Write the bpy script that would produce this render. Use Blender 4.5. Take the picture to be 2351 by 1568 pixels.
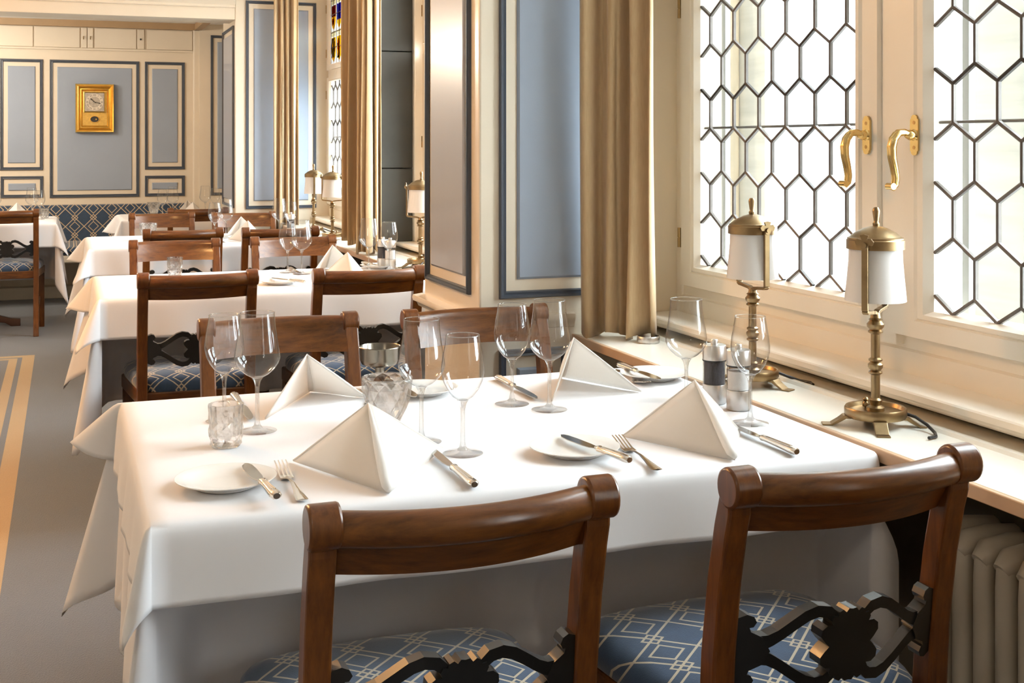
import bpy, math, random
from mathutils import Vector, Matrix
random.seed(4)
PI = math.pi
S = bpy.context.scene
COL = S.collection
for o in list(bpy.data.objects):
    bpy.data.objects.remove(o)

# ------------------------------------------------------------------ camera, world, light, exposure
cam_d = bpy.data.cameras.new('camera')
cam = bpy.data.objects.new('camera', cam_d)
COL.objects.link(cam)
cam.location = (0, 0, 1.29)
cam.rotation_euler = (PI / 2, 0, -math.radians(20.115))
cam_d.sensor_width = 36
cam_d.lens = 2800 / 2351 * 36
cam_d.shift_y = -(784 - 330) / 2351
cam_d.clip_start = 0.05
S.camera = cam
S.view_settings.view_transform = 'Standard'
S.view_settings.look = 'None'
S.view_settings.gamma = 1
S.view_settings.use_curve_mapping = False
S.view_settings.exposure = 0.12
try:
    S.cycles.use_denoising = True
    S.cycles.max_bounces = 14
    S.cycles.diffuse_bounces = 7
    S.cycles.glossy_bounces = 6
    S.cycles.transmission_bounces = 10
    S.cycles.transparent_max_bounces = 24
    S.cycles.caustics_reflective = False
    S.cycles.caustics_refractive = False
    S.cycles.sample_clamp_indirect = 6
except Exception:
    pass
SKY = 28.0
W = bpy.data.worlds.new('World')
S.world = W
W.use_nodes = True
bg = W.node_tree.nodes['Background']
bg.inputs['Color'].default_value = (0.87, 0.94, 1.0, 1)
bg.inputs['Strength'].default_value = SKY


def portal(y0, y1, z0, z1, x):
    L = bpy.data.lights.new('window_portal', 'AREA')
    L.shape = 'RECTANGLE'
    L.size = z1 - z0
    L.size_y = y1 - y0
    L.cycles.is_portal = True
    o = bpy.data.objects.new('window_portal', L)
    COL.objects.link(o)
    o.location = (x, (y0 + y1) / 2, (z0 + z1) / 2)
    o.rotation_euler = (0, PI / 2, 0)      # -z of the light points to -x


for pr in ((-1.1, -.1, .92, 2.3, 1.9), (1.25, 3.15, .92, 2.3, 1.9), (3.85, 5.9, .92, 2.3, 1.9), (6.2, 8.2, .92, 2.3, 1.9)):
    portal(*pr)
LAMP_W = 30.0
WARM, SOFT = (1.0, .50, .17), (1.0, .90, .77)
LAMP_SPOTS = [(-1.6, .2, SOFT, .5), (-.80, 4.2, WARM, 3.4), (-1.2, 7.0, WARM, .8), (-1.35, 9.6, SOFT, 2.0), (-1.1, 8.85, SOFT, 1.5)]  # added out-of-view lamps: WARM for the orange left flanks, SOFT as fill


# ------------------------------------------------------------------ materials
def new_mat(name):
    m = bpy.data.materials.new(name)
    m.use_nodes = True
    nt = m.node_tree
    b = nt.nodes['Principled BSDF']
    return m, nt, b


def N(nt, t, **kw):
    n = nt.nodes.new(t)
    for k, v in kw.items():
        setattr(n, k, v)
    return n


def math_n(nt, op, a, b=None, c=None):
    n = nt.nodes.new('ShaderNodeMath')
    n.operation = op
    for i, x in enumerate((a, b, c)):
        if x is None:
            continue
        if isinstance(x, (int, float)):
            n.inputs[i].default_value = x
        else:
            nt.links.new(x, n.inputs[i])
    return n.outputs[0]


def mix_col(nt, fac, a, b):
    n = nt.nodes.new('ShaderNodeMix')
    n.data_type = 'RGBA'
    for sock, v in ((n.inputs[0], fac), (n.inputs[6], a), (n.inputs[7], b)):
        if isinstance(v, (int, float)):
            sock.default_value = v
        elif isinstance(v, tuple):
            sock.default_value = v if len(v) == 4 else v + (1,)
        else:
            nt.links.new(v, sock)
    return n.outputs[2]


def noise(nt, scale, detail=3, coord='Object', stretch=None, rough=.55):
    tc = N(nt, 'ShaderNodeTexCoord')
    out = tc.outputs[coord]
    if stretch:
        mp = N(nt, 'ShaderNodeMapping')
        mp.inputs['Scale'].default_value = stretch
        nt.links.new(out, mp.inputs['Vector'])
        out = mp.outputs[0]
    n = N(nt, 'ShaderNodeTexNoise')
    n.inputs['Scale'].default_value = scale
    n.inputs['Detail'].default_value = detail
    n.inputs['Roughness'].default_value = rough
    nt.links.new(out, n.inputs['Vector'])
    return n.outputs['Fac']


def bump(nt, b, h, strength=.2, dist=.002):
    bn = N(nt, 'ShaderNodeBump')
    bn.inputs['Strength'].default_value = strength
    bn.inputs['Distance'].default_value = dist
    nt.links.new(h, bn.inputs['Height'])
    nt.links.new(bn.outputs[0], b.inputs['Normal'])


def simple(name, col, rough=.5, metal=0, var=.06, nscale=6, bumpy=0, bscale=200, coat=0, sheen=0, stretch=None):
    m, nt, b = new_mat(name)
    b.inputs['Roughness'].default_value = rough
    b.inputs['Metallic'].default_value = metal
    if coat:
        b.inputs['Coat Weight'].default_value = coat
        b.inputs['Coat Roughness'].default_value = .12
    if sheen:
        b.inputs['Sheen Weight'].default_value = sheen
    f = noise(nt, nscale, 4, stretch=stretch)
    lo = tuple(max(0, c * (1 - var * 2)) for c in col)
    hi = tuple(min(1, c * (1 + var * 2)) for c in col)
    nt.links.new(mix_col(nt, f, lo, hi), b.inputs['Base Color'])
    if bumpy:
        bump(nt, b, noise(nt, bscale, 2), bumpy, .001)
    return m


M = {}
M['cream'] = simple('cream_paint', (.71, .63, .51), .42, var=.03, nscale=3, bumpy=.05, bscale=60)
M['cream_light'] = simple('window_paint', (.81, .75, .655), .32, var=.025, nscale=4, coat=.15)
M['cream_gloss'] = simple('gloss_cream_paint', (.71, .63, .51), .3, var=.03, nscale=4, coat=.4)
M['ledge'] = simple('ledge_paint', (.81, .78, .70), .28, var=.03, nscale=5, coat=.3)
M['ledge_edge'] = simple('ledge_edge_wood', (.50, .34, .22), .4, var=.06, nscale=9)
M['blue'] = simple('blue_panel_fabric', (.285, .335, .415), .6, var=.05, nscale=2.5, bumpy=.12, bscale=350)
M['blue_gloss'] = simple('blue_panel_gloss', (.29, .32, .38), .3, var=.06, nscale=3, coat=.3, stretch=(1, 1, .15))
M['navy'] = simple('dark_blue_moulding', (.055, .068, .092), .4, var=.1, nscale=10)
M['ceiling'] = simple('ceiling_white', (.85, .82, .77), .7, var=.02)
M['cornice'] = simple('cornice_brown', (.36, .24, .13), .5, var=.08)
M['stone'] = simple('dark_stone', (.046, .043, .035), .75, var=.18, nscale=5, bumpy=.4, bscale=40)
M['ext_stone'] = simple('pale_sandstone', (.50, .50, .485), .9, var=.15, nscale=2, bumpy=.5, bscale=30, stretch=(1, 1, 14))
M['ext_wall'] = simple('pale_render', (.55, .57, .58), .9, var=.04)
M['ext_glass'] = simple('far_window_tint', (.10, .13, .16), .5, var=.05)
M['ground'] = simple('paving', (.40, .40, .39), .9, var=.1, nscale=2)
M['black'] = simple('ebonised_wood', (.006, .0055, .005), .36, var=.2, nscale=20, coat=.15)
M['lead'] = simple('lead_came', (.10, .085, .075), .5, metal=.3, var=.15, nscale=40)
M['porcelain'] = simple('white_porcelain', (.83, .82, .79), .12, var=.008, coat=.4)
M['silver'] = simple('silver_plate', (.80, .76, .70), .16, metal=1, var=.05, nscale=30)
M['blade'] = simple('steel_blade', (.55, .54, .52), .12, metal=1, var=.06, nscale=20)
M['steel'] = simple('brushed_steel', (.68, .67, .66), .3, metal=1, var=.05, nscale=60, stretch=(1, 1, 30))
M['bowl_steel'] = simple('dark_bowl_steel', (.20, .18, .15), .22, metal=1, var=.1, nscale=30)
M['brass'] = simple('aged_brass', (.27, .185, .095), .34, metal=1, var=.2, nscale=25)
M['brass_bright'] = simple('polished_brass', (.74, .54, .23), .16, metal=1, var=.1, nscale=20)
M['hinge'] = simple('hinge_brass', (.40, .27, .12), .35, metal=1)
M['gold'] = simple('gilded_frame', (.76, .50, .13), .3, metal=1, var=.12, nscale=18, bumpy=.15, bscale=80)
M['gold_mat'] = simple('gilded_board', (.62, .40, .10), .5, metal=.6, var=.15, nscale=60, bumpy=.2, bscale=250)
M['dial'] = simple('silvered_dial', (.42, .38, .32), .5, metal=.4, var=.25, nscale=60)
M['ring'] = simple('dial_ring', (.66, .60, .50), .5, metal=.2, var=.1, nscale=40)
M['ink'] = simple('dial_ink', (.03, .027, .024), .6)
M['pepper'] = simple('peppercorns', (.045, .042, .05), .6, var=.5, nscale=500, bumpy=.6, bscale=400)
M['salt'] = simple('salt_grains', (.80, .80, .80), .6, var=.04, nscale=300)
M['radiator'] = simple('radiator_paint', (.56, .49, .39), .45, var=.04, nscale=5)
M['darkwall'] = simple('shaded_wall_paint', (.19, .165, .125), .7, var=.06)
M['rubber'] = simple('black_cable', (.012, .012, .013), .4)
M['base_wood'] = simple('dark_table_wood', (.075, .03, .016), .4, var=.2, nscale=8, coat=.2)
M['fixture'] = simple('lamp_fixture_white', (.8, .78, .74), .5)
M['lamp_glow'], _nt, _b = new_mat('lamp_glass_lit')
_b.inputs['Base Color'].default_value = (.9, .85, .75, 1)
_b.inputs['Emission Color'].default_value = (1, .74, .45, 1)
_b.inputs['Emission Strength'].default_value = 6


def cloth_mat(name, col, transl=.12, bs=900):
    m, nt, b = new_mat(name)
    b.inputs['Roughness'].default_value = .75
    b.inputs['Sheen Weight'].default_value = .15
    f = noise(nt, 2.5, 3)
    nt.links.new(mix_col(nt, f, tuple(c * .97 for c in col), col), b.inputs['Base Color'])
    tc = N(nt, 'ShaderNodeTexCoord')
    wv = N(nt, 'ShaderNodeTexNoise')
    wv.inputs['Scale'].default_value = 7
    wv.inputs['Detail'].default_value = 2
    nt.links.new(tc.outputs['Object'], wv.inputs['Vector'])
    bump(nt, b, wv.outputs['Fac'], .10, .01)
    tr = N(nt, 'ShaderNodeBsdfTranslucent')
    tr.inputs['Color'].default_value = col + (1,)
    mx = N(nt, 'ShaderNodeMixShader')
    mx.inputs[0].default_value = transl
    out = nt.nodes['Material Output']
    nt.links.new(b.outputs[0], mx.inputs[1])
    nt.links.new(tr.outputs[0], mx.inputs[2])
    nt.links.new(mx.outputs[0], out.inputs['Surface'])
    return m


M['cloth'] = cloth_mat('white_tablecloth', (.85, .84, .855), .10)
M['under'] = cloth_mat('white_undercloth', (.79, .775, .795), .08)
M['napkin'] = cloth_mat('white_napkin', (.88, .855, .82), .45)
M['milk'] = cloth_mat('opal_glass', (.86, .84, .82), .35)
for _n in M['milk'].node_tree.nodes:
    if _n.type == 'BSDF_PRINCIPLED':
        _n.inputs['Roughness'].default_value = .12
        _n.inputs['Normal'].links and M['milk'].node_tree.links.remove(_n.inputs['Normal'].links[0])


def curtain_mat():
    m, nt, b = new_mat('tan_curtain_wool')
    b.inputs['Roughness'].default_value = .85
    b.inputs['Sheen Weight'].default_value = .3
    f = noise(nt, 260, 2, stretch=(1, 1, .12))
    nt.links.new(mix_col(nt, f, (.46, .32, .17), (.60, .44, .255)), b.inputs['Base Color'])
    bump(nt, b, noise(nt, 500, 2), .15, .001)
    tr = N(nt, 'ShaderNodeBsdfTranslucent')
    tr.inputs['Color'].default_value = (.5, .34, .16, 1)
    mx = N(nt, 'ShaderNodeMixShader')
    mx.inputs[0].default_value = .12
    nt.links.new(b.outputs[0], mx.inputs[1])
    nt.links.new(tr.outputs[0], mx.inputs[2])
    nt.links.new(mx.outputs[0], nt.nodes['Material Output'].inputs['Surface'])
    return m


M['curtain'] = curtain_mat()


def wood_mat(name, dark, light, rough=.3, axis=(1, 1, 1), coat=.35):
    m, nt, b = new_mat(name)
    b.inputs['Roughness'].default_value = rough
    b.inputs['Coat Weight'].default_value = coat
    b.inputs['Specular IOR Level'].default_value = .32
    b.inputs['Coat Roughness'].default_value = .18
    f1 = noise(nt, 9, 5, stretch=axis, rough=.65)
    f2 = noise(nt, 3.2, 3)
    f = math_n(nt, 'ADD', math_n(nt, 'MULTIPLY', f1, .6), math_n(nt, 'MULTIPLY', f2, .5))
    cr = N(nt, 'ShaderNodeValToRGB')
    cr.color_ramp.elements[0].position = .33
    cr.color_ramp.elements[0].color = dark + (1,)
    cr.color_ramp.elements[1].position = .72
    cr.color_ramp.elements[1].color = light + (1,)
    nt.links.new(f, cr.inputs[0])
    nt.links.new(cr.outputs[0], b.inputs['Base Color'])
    bump(nt, b, f1, .06, .002)
    return m


M['wood_h'] = wood_mat('mahogany_rail', (.028, .0085, .0026), (.195, .066, .0125), axis=(1.2, 9, 9), coat=.22)
M['wood_v'] = wood_mat('mahogany_post', (.028, .0085, .0026), (.185, .060, .0118), axis=(9, 9, 1.2), coat=.22)


def fabric_mat(name, plane, pitch, base, line, lw=.045):
    """blue moquette with a woven lattice of lines, nested diamonds and small diamonds at the crossings"""
    m, nt, b = new_mat(name)
    b.inputs['Roughness'].default_value = .8
    b.inputs['Sheen Weight'].default_value = .5
    b.inputs['Sheen Roughness'].default_value = .4
    tc = N(nt, 'ShaderNodeTexCoord')
    sp = N(nt, 'ShaderNodeSeparateXYZ')
    nt.links.new(tc.outputs['Object'], sp.inputs[0])
    a, c = sp.outputs[plane[0]], sp.outputs[plane[1]]
    if plane[1] == 'Y':
        c = math_n(nt, 'ADD', c, sp.outputs['Z'])
    k = 1 / (pitch * math.sqrt(2))
    u = math_n(nt, 'MULTIPLY', math_n(nt, 'ADD', a, c), k)
    v = math_n(nt, 'MULTIPLY', math_n(nt, 'SUBTRACT', a, c), k)

    def cell(x, off=0.0):
        return math_n(nt, 'ABSOLUTE', math_n(nt, 'SUBTRACT', math_n(nt, 'FRACT', math_n(nt, 'ADD', x, off + 100)), .5))

    def band(d, at, w):
        return math_n(nt, 'LESS_THAN', math_n(nt, 'ABSOLUTE', math_n(nt, 'SUBTRACT', d, at)), w)
    mm = math_n(nt, 'MAXIMUM', cell(u), cell(v))
    lattice = math_n(nt, 'GREATER_THAN', mm, .5 - lw)
    par = math_n(nt, 'FRACT', math_n(nt, 'MULTIPLY', math_n(nt, 'SUBTRACT', math_n(nt, 'FLOOR', math_n(nt, 'ADD', u, 100)), math_n(nt, 'FLOOR', math_n(nt, 'ADD', v, 100))), .5))
    even = math_n(nt, 'LESS_THAN', par, .25)
    inner = math_n(nt, 'MULTIPLY', band(mm, .27, lw * .9), even)
    m2 = math_n(nt, 'MAXIMUM', cell(u, .5), cell(v, .5))
    par2 = math_n(nt, 'FRACT', math_n(nt, 'MULTIPLY', math_n(nt, 'SUBTRACT', math_n(nt, 'FLOOR', math_n(nt, 'ADD', u, 100.5)), math_n(nt, 'FLOOR', math_n(nt, 'ADD', v, 100.5))), .5))
    small = math_n(nt, 'MULTIPLY', band(m2, .17, lw * .9), math_n(nt, 'GREATER_THAN', par2, .25))
    f = math_n(nt, 'MAXIMUM', lattice, math_n(nt, 'MAXIMUM', inner, small))
    nz = noise(nt, 40, 3)
    blue = mix_col(nt, nz, tuple(x * .75 for x in base), tuple(x * 1.3 for x in base))
    nt.links.new(mix_col(nt, f, blue, line), b.inputs['Base Color'])
    bump(nt, b, math_n(nt, 'ADD', math_n(nt, 'MULTIPLY', f, -.5), noise(nt, 700, 1)), .25, .002)
    return m


M['seat_fab'] = fabric_mat('blue_lattice_seat_fabric', ('X', 'Y'), .072, (.024, .052, .105), (.48, .40, .29), .030)
M['bench_fab'] = fabric_mat('blue_lattice_bench_fabric', ('X', 'Z'), .105, (.022, .045, .085), (.50, .38, .24), .028)


def glass_thin(name, tint=(.97, .98, .98), edge=(.55, .56, .57), amount=1.0, ior=1.5):
    m = bpy.data.materials.new(name)
    m.use_nodes = True
    nt = m.node_tree
    nt.nodes.clear()
    out = N(nt, 'ShaderNodeOutputMaterial')
    tr = N(nt, 'ShaderNodeBsdfTransparent')
    gl = N(nt, 'ShaderNodeBsdfGlossy')
    gl.inputs['Roughness'].default_value = .015
    lw = N(nt, 'ShaderNodeLayerWeight')
    lw.inputs['Blend'].default_value = .5
    p = math_n(nt, 'POWER', lw.outputs['Facing'], 3.2)
    nt.links.new(mix_col(nt, p, tint, edge), tr.inputs['Color'])
    r0 = ((ior - 1) / (ior + 1)) ** 2
    fr = math_n(nt, 'ADD', math_n(nt, 'MULTIPLY', math_n(nt, 'POWER', lw.outputs['Facing'], 5), (1 - r0)), r0)
    mx = N(nt, 'ShaderNodeMixShader')
    nt.links.new(math_n(nt, 'MINIMUM', math_n(nt, 'MULTIPLY', fr, amount), .85), mx.inputs[0])
    nt.links.new(tr.outputs[0], mx.inputs[1])
    nt.links.new(gl.outputs[0], mx.inputs[2])
    nt.links.new(mx.outputs[0], out.inputs['Surface'])
    return m


M['bowl'] = glass_thin('wine_glass_bowl', (.972, .976, .976), (.55, .56, .57), 1.5)
M['pane'] = glass_thin('window_pane', (.93, .955, .95), (.85, .87, .87), .8)
M['mill_glass'] = glass_thin('acrylic_window', (.93, .93, .93), (.5, .5, .5), 1.0)


def glass_solid(name, tmix=.35, rough=0.0, ior=1.47):
    m = bpy.data.materials.new(name)
    m.use_nodes = True
    nt = m.node_tree
    nt.nodes.clear()
    out = N(nt, 'ShaderNodeOutputMaterial')
    g = N(nt, 'ShaderNodeBsdfGlass')
    g.inputs['IOR'].default_value = ior
    g.inputs['Roughness'].default_value = rough
    tr = N(nt, 'ShaderNodeBsdfTransparent')
    tr.inputs['Color'].default_value = (.95, .96, .96, 1)
    mx = N(nt, 'ShaderNodeMixShader')
    mx.inputs[0].default_value = tmix
    nt.links.new(g.outputs[0], mx.inputs[1])
    nt.links.new(tr.outputs[0], mx.inputs[2])
    nt.links.new(mx.outputs[0], out.inputs['Surface'])
    return m


M['stem'] = glass_solid('wine_glass_stem', .70)
M['foot_glass'] = glass_thin('wine_glass_foot', (.985, .987, .987), (.93, .935, .935), 1.2)
M['crystal'] = glass_solid('cut_crystal', .45)


def colour_glass(name, c):
    m = bpy.data.materials.new(name)
    m.use_nodes = True
    nt = m.node_tree
    nt.nodes.clear()
    out = N(nt, 'ShaderNodeOutputMaterial')
    tr = N(nt, 'ShaderNodeBsdfTransparent')
    f = noise(nt, 40, 2)
    nt.links.new(mix_col(nt, f, tuple(x * .8 for x in c), tuple(x * 1.2 for x in c)), tr.inputs['Color'])
    nt.links.new(tr.outputs[0], out.inputs['Surface'])
    return m


M['g_yellow'] = colour_glass('yellow_stained_glass', (0.765, 0.495, 0.036))
M['g_blue'] = colour_glass('blue_stained_glass', (0.054, 0.054, 0.405))
M['g_red'] = colour_glass('red_stained_glass', (0.315, 0.054, 0.036))
M['g_white'] = colour_glass('white_stained_glass', (0.675, 0.675, 0.63))
M['g_cream'] = colour_glass('cream_banner_glass', (0.81, 0.738, 0.54))
M['g_green'] = colour_glass('green_stained_glass', (0.18, 0.27, 0.108))


def carpet_mat():
    m, nt, b = new_mat('grey_carpet')
    b.inputs['Roughness'].default_value = .95
    b.inputs['Sheen Weight'].default_value = .3
    tc = N(nt, 'ShaderNodeTexCoord')
    sp = N(nt, 'ShaderNodeSeparateXYZ')
    nt.links.new(tc.outputs['Object'], sp.inputs[0])
    d = math_n(nt, 'MAXIMUM', math_n(nt, 'ADD', sp.outputs['X'], .175), math_n(nt, 'SUBTRACT', sp.outputs['Y'], 8.0))
    b1 = math_n(nt, 'COMPARE', d, -.034, .034)
    b2 = math_n(nt, 'COMPARE', d, -.118, .024)
    f = math_n(nt, 'MAXIMUM', b1, b2)
    n1 = noise(nt, 220, 2)
    n2 = noise(nt, 1.6, 3)
    k = math_n(nt, 'ADD', math_n(nt, 'MULTIPLY', n1, .7), math_n(nt, 'MULTIPLY', n2, .3))
    grey = mix_col(nt, k, (.050, .056, .068), (.116, .127, .150))
    gold = mix_col(nt, k, (.27, .17, .07), (.46, .31, .14))
    nt.links.new(mix_col(nt, f, grey, gold), b.inputs['Base Color'])
    bump(nt, b, n1, .5, .004)
    return m


M['carpet'] = carpet_mat()


# ------------------------------------------------------------------ mesh helpers
class MB:
    def __init__(s):
        s.v, s.f = [], []

    def add(s, vs, fs):
        o = len(s.v)
        s.v += [tuple(p) for p in vs]
        s.f += [tuple(i + o for i in f) for f in fs]
        return s

    def box(s, x0, x1, y0, y1, z0, z1):
        return s.add([(x0, y0, z0), (x1, y0, z0), (x1, y1, z0), (x0, y1, z0), (x0, y0, z1), (x1, y0, z1), (x1, y1, z1), (x0, y1, z1)],
                     [(0, 3, 2, 1), (4, 5, 6, 7), (0, 1, 5, 4), (1, 2, 6, 5), (2, 3, 7, 6), (3, 0, 4, 7)])

    def lathe(s, prof, n=32, c=(0, 0, 0), close=False, ph=0.0):
        vs, fs, rows = [], [], []
        for r, z in prof:
            if r < 1e-6:
                rows.append([len(vs)])
                vs.append((c[0], c[1], c[2] + z))
            else:
                rows.append(list(range(len(vs), len(vs) + n)))
                for k in range(n):
                    a = 2 * PI * k / n + ph
                    vs.append((c[0] + r * math.cos(a), c[1] + r * math.sin(a), c[2] + z))
        prs = list(zip(rows[:-1], rows[1:]))
        if close:
            prs.append((rows[-1], rows[0]))
        for A, B in prs:
            if len(A) == 1 and len(B) == 1:
                continue
            for k in range(n):
                k2 = (k + 1) % n
                if len(A) == 1:
                    fs.append((A[0], B[k2], B[k]))
                elif len(B) == 1:
                    fs.append((A[k], A[k2], B[0]))
                else:
                    fs.append((A[k], A[k2], B[k2], B[k]))
        return s.add(vs, fs)

    def tube(s, path, r, n=8, cap=True):
        P = [Vector(p) for p in path]
        R = r if isinstance(r, (list, tuple)) else [r] * len(P)
        vs, fs = [], []
        up = Vector((0, 0, 1))
        prev = None
        for i, p in enumerate(P):
            d = (P[min(i + 1, len(P) - 1)] - P[max(i - 1, 0)]).normalized()
            if prev is None:
                ref = up if abs(d.dot(up)) < .9 else Vector((1, 0, 0))
                a = d.cross(ref).normalized()
            else:
                a = (prev - d * prev.dot(d)).normalized()
            prev = a
            b = d.cross(a)
            for k in range(n):
                t = 2 * PI * k / n
                vs.append(p + (a * math.cos(t) + b * math.sin(t)) * R[i])
        for i in range(len(P) - 1):
            for k in range(n):
                k2 = (k + 1) % n
                fs.append((i * n + k, i * n + k2, (i + 1) * n + k2, (i + 1) * n + k))
        if cap:
            fs.append(tuple(range(n - 1, -1, -1)))
            fs.append(tuple((len(P) - 1) * n + k for k in range(n)))
        return s.add(vs, fs)

    def prism(s, poly, t0, t1, axis='x', fn=None):
        n = len(poly)
        mk = {'x': lambda a, b, t: (t, a, b), 'y': lambda a, b, t: (a, t, b), 'z': lambda a, b, t: (a, b, t)}[axis]
        vs = [mk(a, b, t0) for a, b in poly] + [mk(a, b, t1) for a, b in poly]
        if fn:
            vs = [fn(*p) for p in vs]
        fs = [tuple(range(n - 1, -1, -1)), tuple(range(n, 2 * n))]
        fs += [(i, (i + 1) % n, n + (i + 1) % n, n + i) for i in range(n)]
        return s.add(vs, fs)

    def loops(s, plane, c, outer, inner, prof, fill=False, cx=None):
        """mitred frame between two rectangles; prof = [(0..1 outer to inner, height towards the room)]"""
        vs, fs = [], []
        for t, h in prof:
            u0, u1, v0, v1 = [a + (b - a) * t for a, b in zip(outer, inner)]
            for u, v in ((u0, v0), (u1, v0), (u1, v1), (u0, v1)):
                vs.append((u, c - h, v) if plane == 'y' else (c - h, u, v))
        for i in range(len(prof) - 1):
            for k in range(4):
                k2 = (k + 1) % 4
                fs.append((i * 4 + k, i * 4 + k2, (i + 1) * 4 + k2, (i + 1) * 4 + k))
        if fill:
            o = (len(prof) - 1) * 4
            fs.append((o, o + 1, o + 2, o + 3))
        return s.add(vs, fs)

    def sweep(s, path, sec, fn):
        """fn(path_item, (a, b)) -> point ; closed section, capped ends"""
        n = len(sec)
        vs = [fn(p, q) for p in path for q in sec]
        fs = []
        for i in range(len(path) - 1):
            for k in range(n):
                k2 = (k + 1) % n
                fs.append((i * n + k, i * n + k2, (i + 1) * n + k2, (i + 1) * n + k))
        fs.append(tuple(range(n - 1, -1, -1)))
        fs.append(tuple((len(path) - 1) * n + k for k in range(n)))
        return s.add(vs, fs)

    def move(s, m):
        s.v = [tuple(m @ Vector(p)) for p in s.v]
        return s

    def build(s, name, mat, parent=None, smooth=None, bevel=0, loc=None, solid=0, subd=0, label=None):
        me = bpy.data.meshes.new(name)
        me.from_pydata(s.v, [], s.f)
        me.materials.append(mat)
        import bmesh
        bm = bmesh.new()
        bm.from_mesh(me)
        bmesh.ops.recalc_face_normals(bm, faces=bm.faces)
        bm.to_mesh(me)
        bm.free()
        if smooth is not None:
            me.polygons.foreach_set('use_smooth', [True] * len(me.polygons))
            if smooth < 180:
                me.set_sharp_from_angle(angle=math.radians(smooth))
        me.update()
        o = bpy.data.objects.new(name, me)
        COL.objects.link(o)
        if loc:
            o.location = loc
        if parent:
            o.parent = parent
        if bevel:
            b = o.modifiers.new('bevel', 'BEVEL')
            b.width = bevel
            b.segments = 2
            b.limit_method = 'ANGLE'
            b.angle_limit = math.radians(35)
        if solid:
            d = o.modifiers.new('solid', 'SOLIDIFY')
            d.thickness = solid
            d.offset = 0
        if subd:
            d = o.modifiers.new('subd', 'SUBSURF')
            d.levels = d.render_levels = subd
        if label:
            o['label'] = label
        return o


def box(*a):
    return MB().box(*a)


def tag(o, label=None, cat=None, group=None, kind=None):
    for k, v in (('label', label), ('category', cat), ('group', group), ('kind', kind)):
        if v:
            o[k] = v
    return o


def thing(name, label, cat, loc=(0, 0, 0), rz=0, group=None):
    o = bpy.data.objects.new(name, None)
    o.empty_display_size = .05
    COL.objects.link(o)
    o.location = loc
    o.rotation_euler = (0, 0, rz)
    return tag(o, label, cat, group)


def struct(o):
    o['kind'] = 'structure'
    return o


KIDS = {}


def children(o):
    return [c for c in bpy.data.objects if c.parent == o]


def dup(root, loc, rz, label, group=None):
    if root.name not in KIDS:
        KIDS[root.name] = [(ch, children(ch)) for ch in children(root)]
    r = root.copy()
    COL.objects.link(r)
    r.location = loc
    r.rotation_euler = (0, 0, rz)
    tag(r, label, None, group)
    for ch, sub in KIDS[root.name]:
        c = ch.copy()
        COL.objects.link(c)
        c.parent = r
        for g in sub:
            d = g.copy()
            COL.objects.link(d)
            d.parent = c
    return r


class Proto:
    """first placement uses the prototype itself, later ones are copies"""

    def __init__(s, make):
        s.o, s.make = None, make

    def put(s, loc, rz, label, group=None):
        if s.o is None:
            s.o = s.make()
            KIDS[s.o.name] = [(ch, children(ch)) for ch in children(s.o)]
            s.o.location = loc
            s.o.rotation_euler = (0, 0, rz)
            tag(s.o, label, None, group)
            return s.o
        return dup(s.o, loc, rz, label, group)


def smooth01(t):
    t = max(0.0, min(1.0, t))
    return t * t * (3 - 2 * t)


# ------------------------------------------------------------------ room shell
WX = 1.70          # inner plane of the window wall
fl = box(-3.6, 1.9, -2.6, 11.2, -.06, 0).build('floor', M['carpet'])
struct(fl)
struct(box(-3.6, 1.9, -2.6, 8.24, 2.42, 2.5).build('ceiling', M['ceiling']))
c2 = struct(box(-3.6, 1.9, 8.545, 11.2, 2.335, 2.5).build('ceiling', M['ceiling']))
box(-3.6, 1.12, 10.93, 11.0, 2.28, 2.335).build('cornice_strip', M['cornice'], c2)
box(1.06, 1.12, 8.9, 11.0, 2.28, 2.335).build('cornice_strip', M['cornice'], c2)
beam = struct(box(-3.6, 1.06, 8.245, 8.54, 2.115, 2.5).build('trim_1', M['cream'], bevel=.004))
mb = MB()
mb.prism([(8.24, 2.19), (8.228, 2.195), (8.226, 2.21), (8.21, 2.225), (8.19, 2.24), (8.185, 2.42), (8.24, 2.42)], -3.6, 1.058, 'x')
mb.build('crown_moulding', M['cream'], beam, smooth=30)
struct(box(-3.75, -3.6, -2.6, 11.2, 0, 2.5).build('wall_left', M['cream']))
struct(box(-3.6, 1.9, -2.75, -2.6, 0, 2.5).build('wall_front', M['cream']))

FIELD = [(0, 0), (0, .008), (.12, .014), (.42, .014), (.55, .009), (.85, .011), (1, .002)]


def wall_panel(parent, plane, c, rect, mw=.021, gap=.032, field='blue', sign=1):
    u0, u1, v0, v1 = rect
    mb = MB()
    mb.loops(plane, c, rect, (u0 + mw, u1 - mw, v0 + mw, v1 - mw), [(t, h * sign) for t, h in FIELD])
    mb.build('panel_moulding', M['navy'], parent, label='dark navy moulding')
    g = mw + gap
    r2 = (u0 + g, u1 - g, v0 + g, v1 - g)
    mb = MB()
    mb.loops(plane, c, r2, (r2[0] + .006, r2[1] - .006, r2[2] + .006, r2[3] - .006), [(0, 0), (0, .004 * sign), (1, .009 * sign)], fill=True)
    mb.build('blue_panel', M[field], parent, label='grey blue field')


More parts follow.
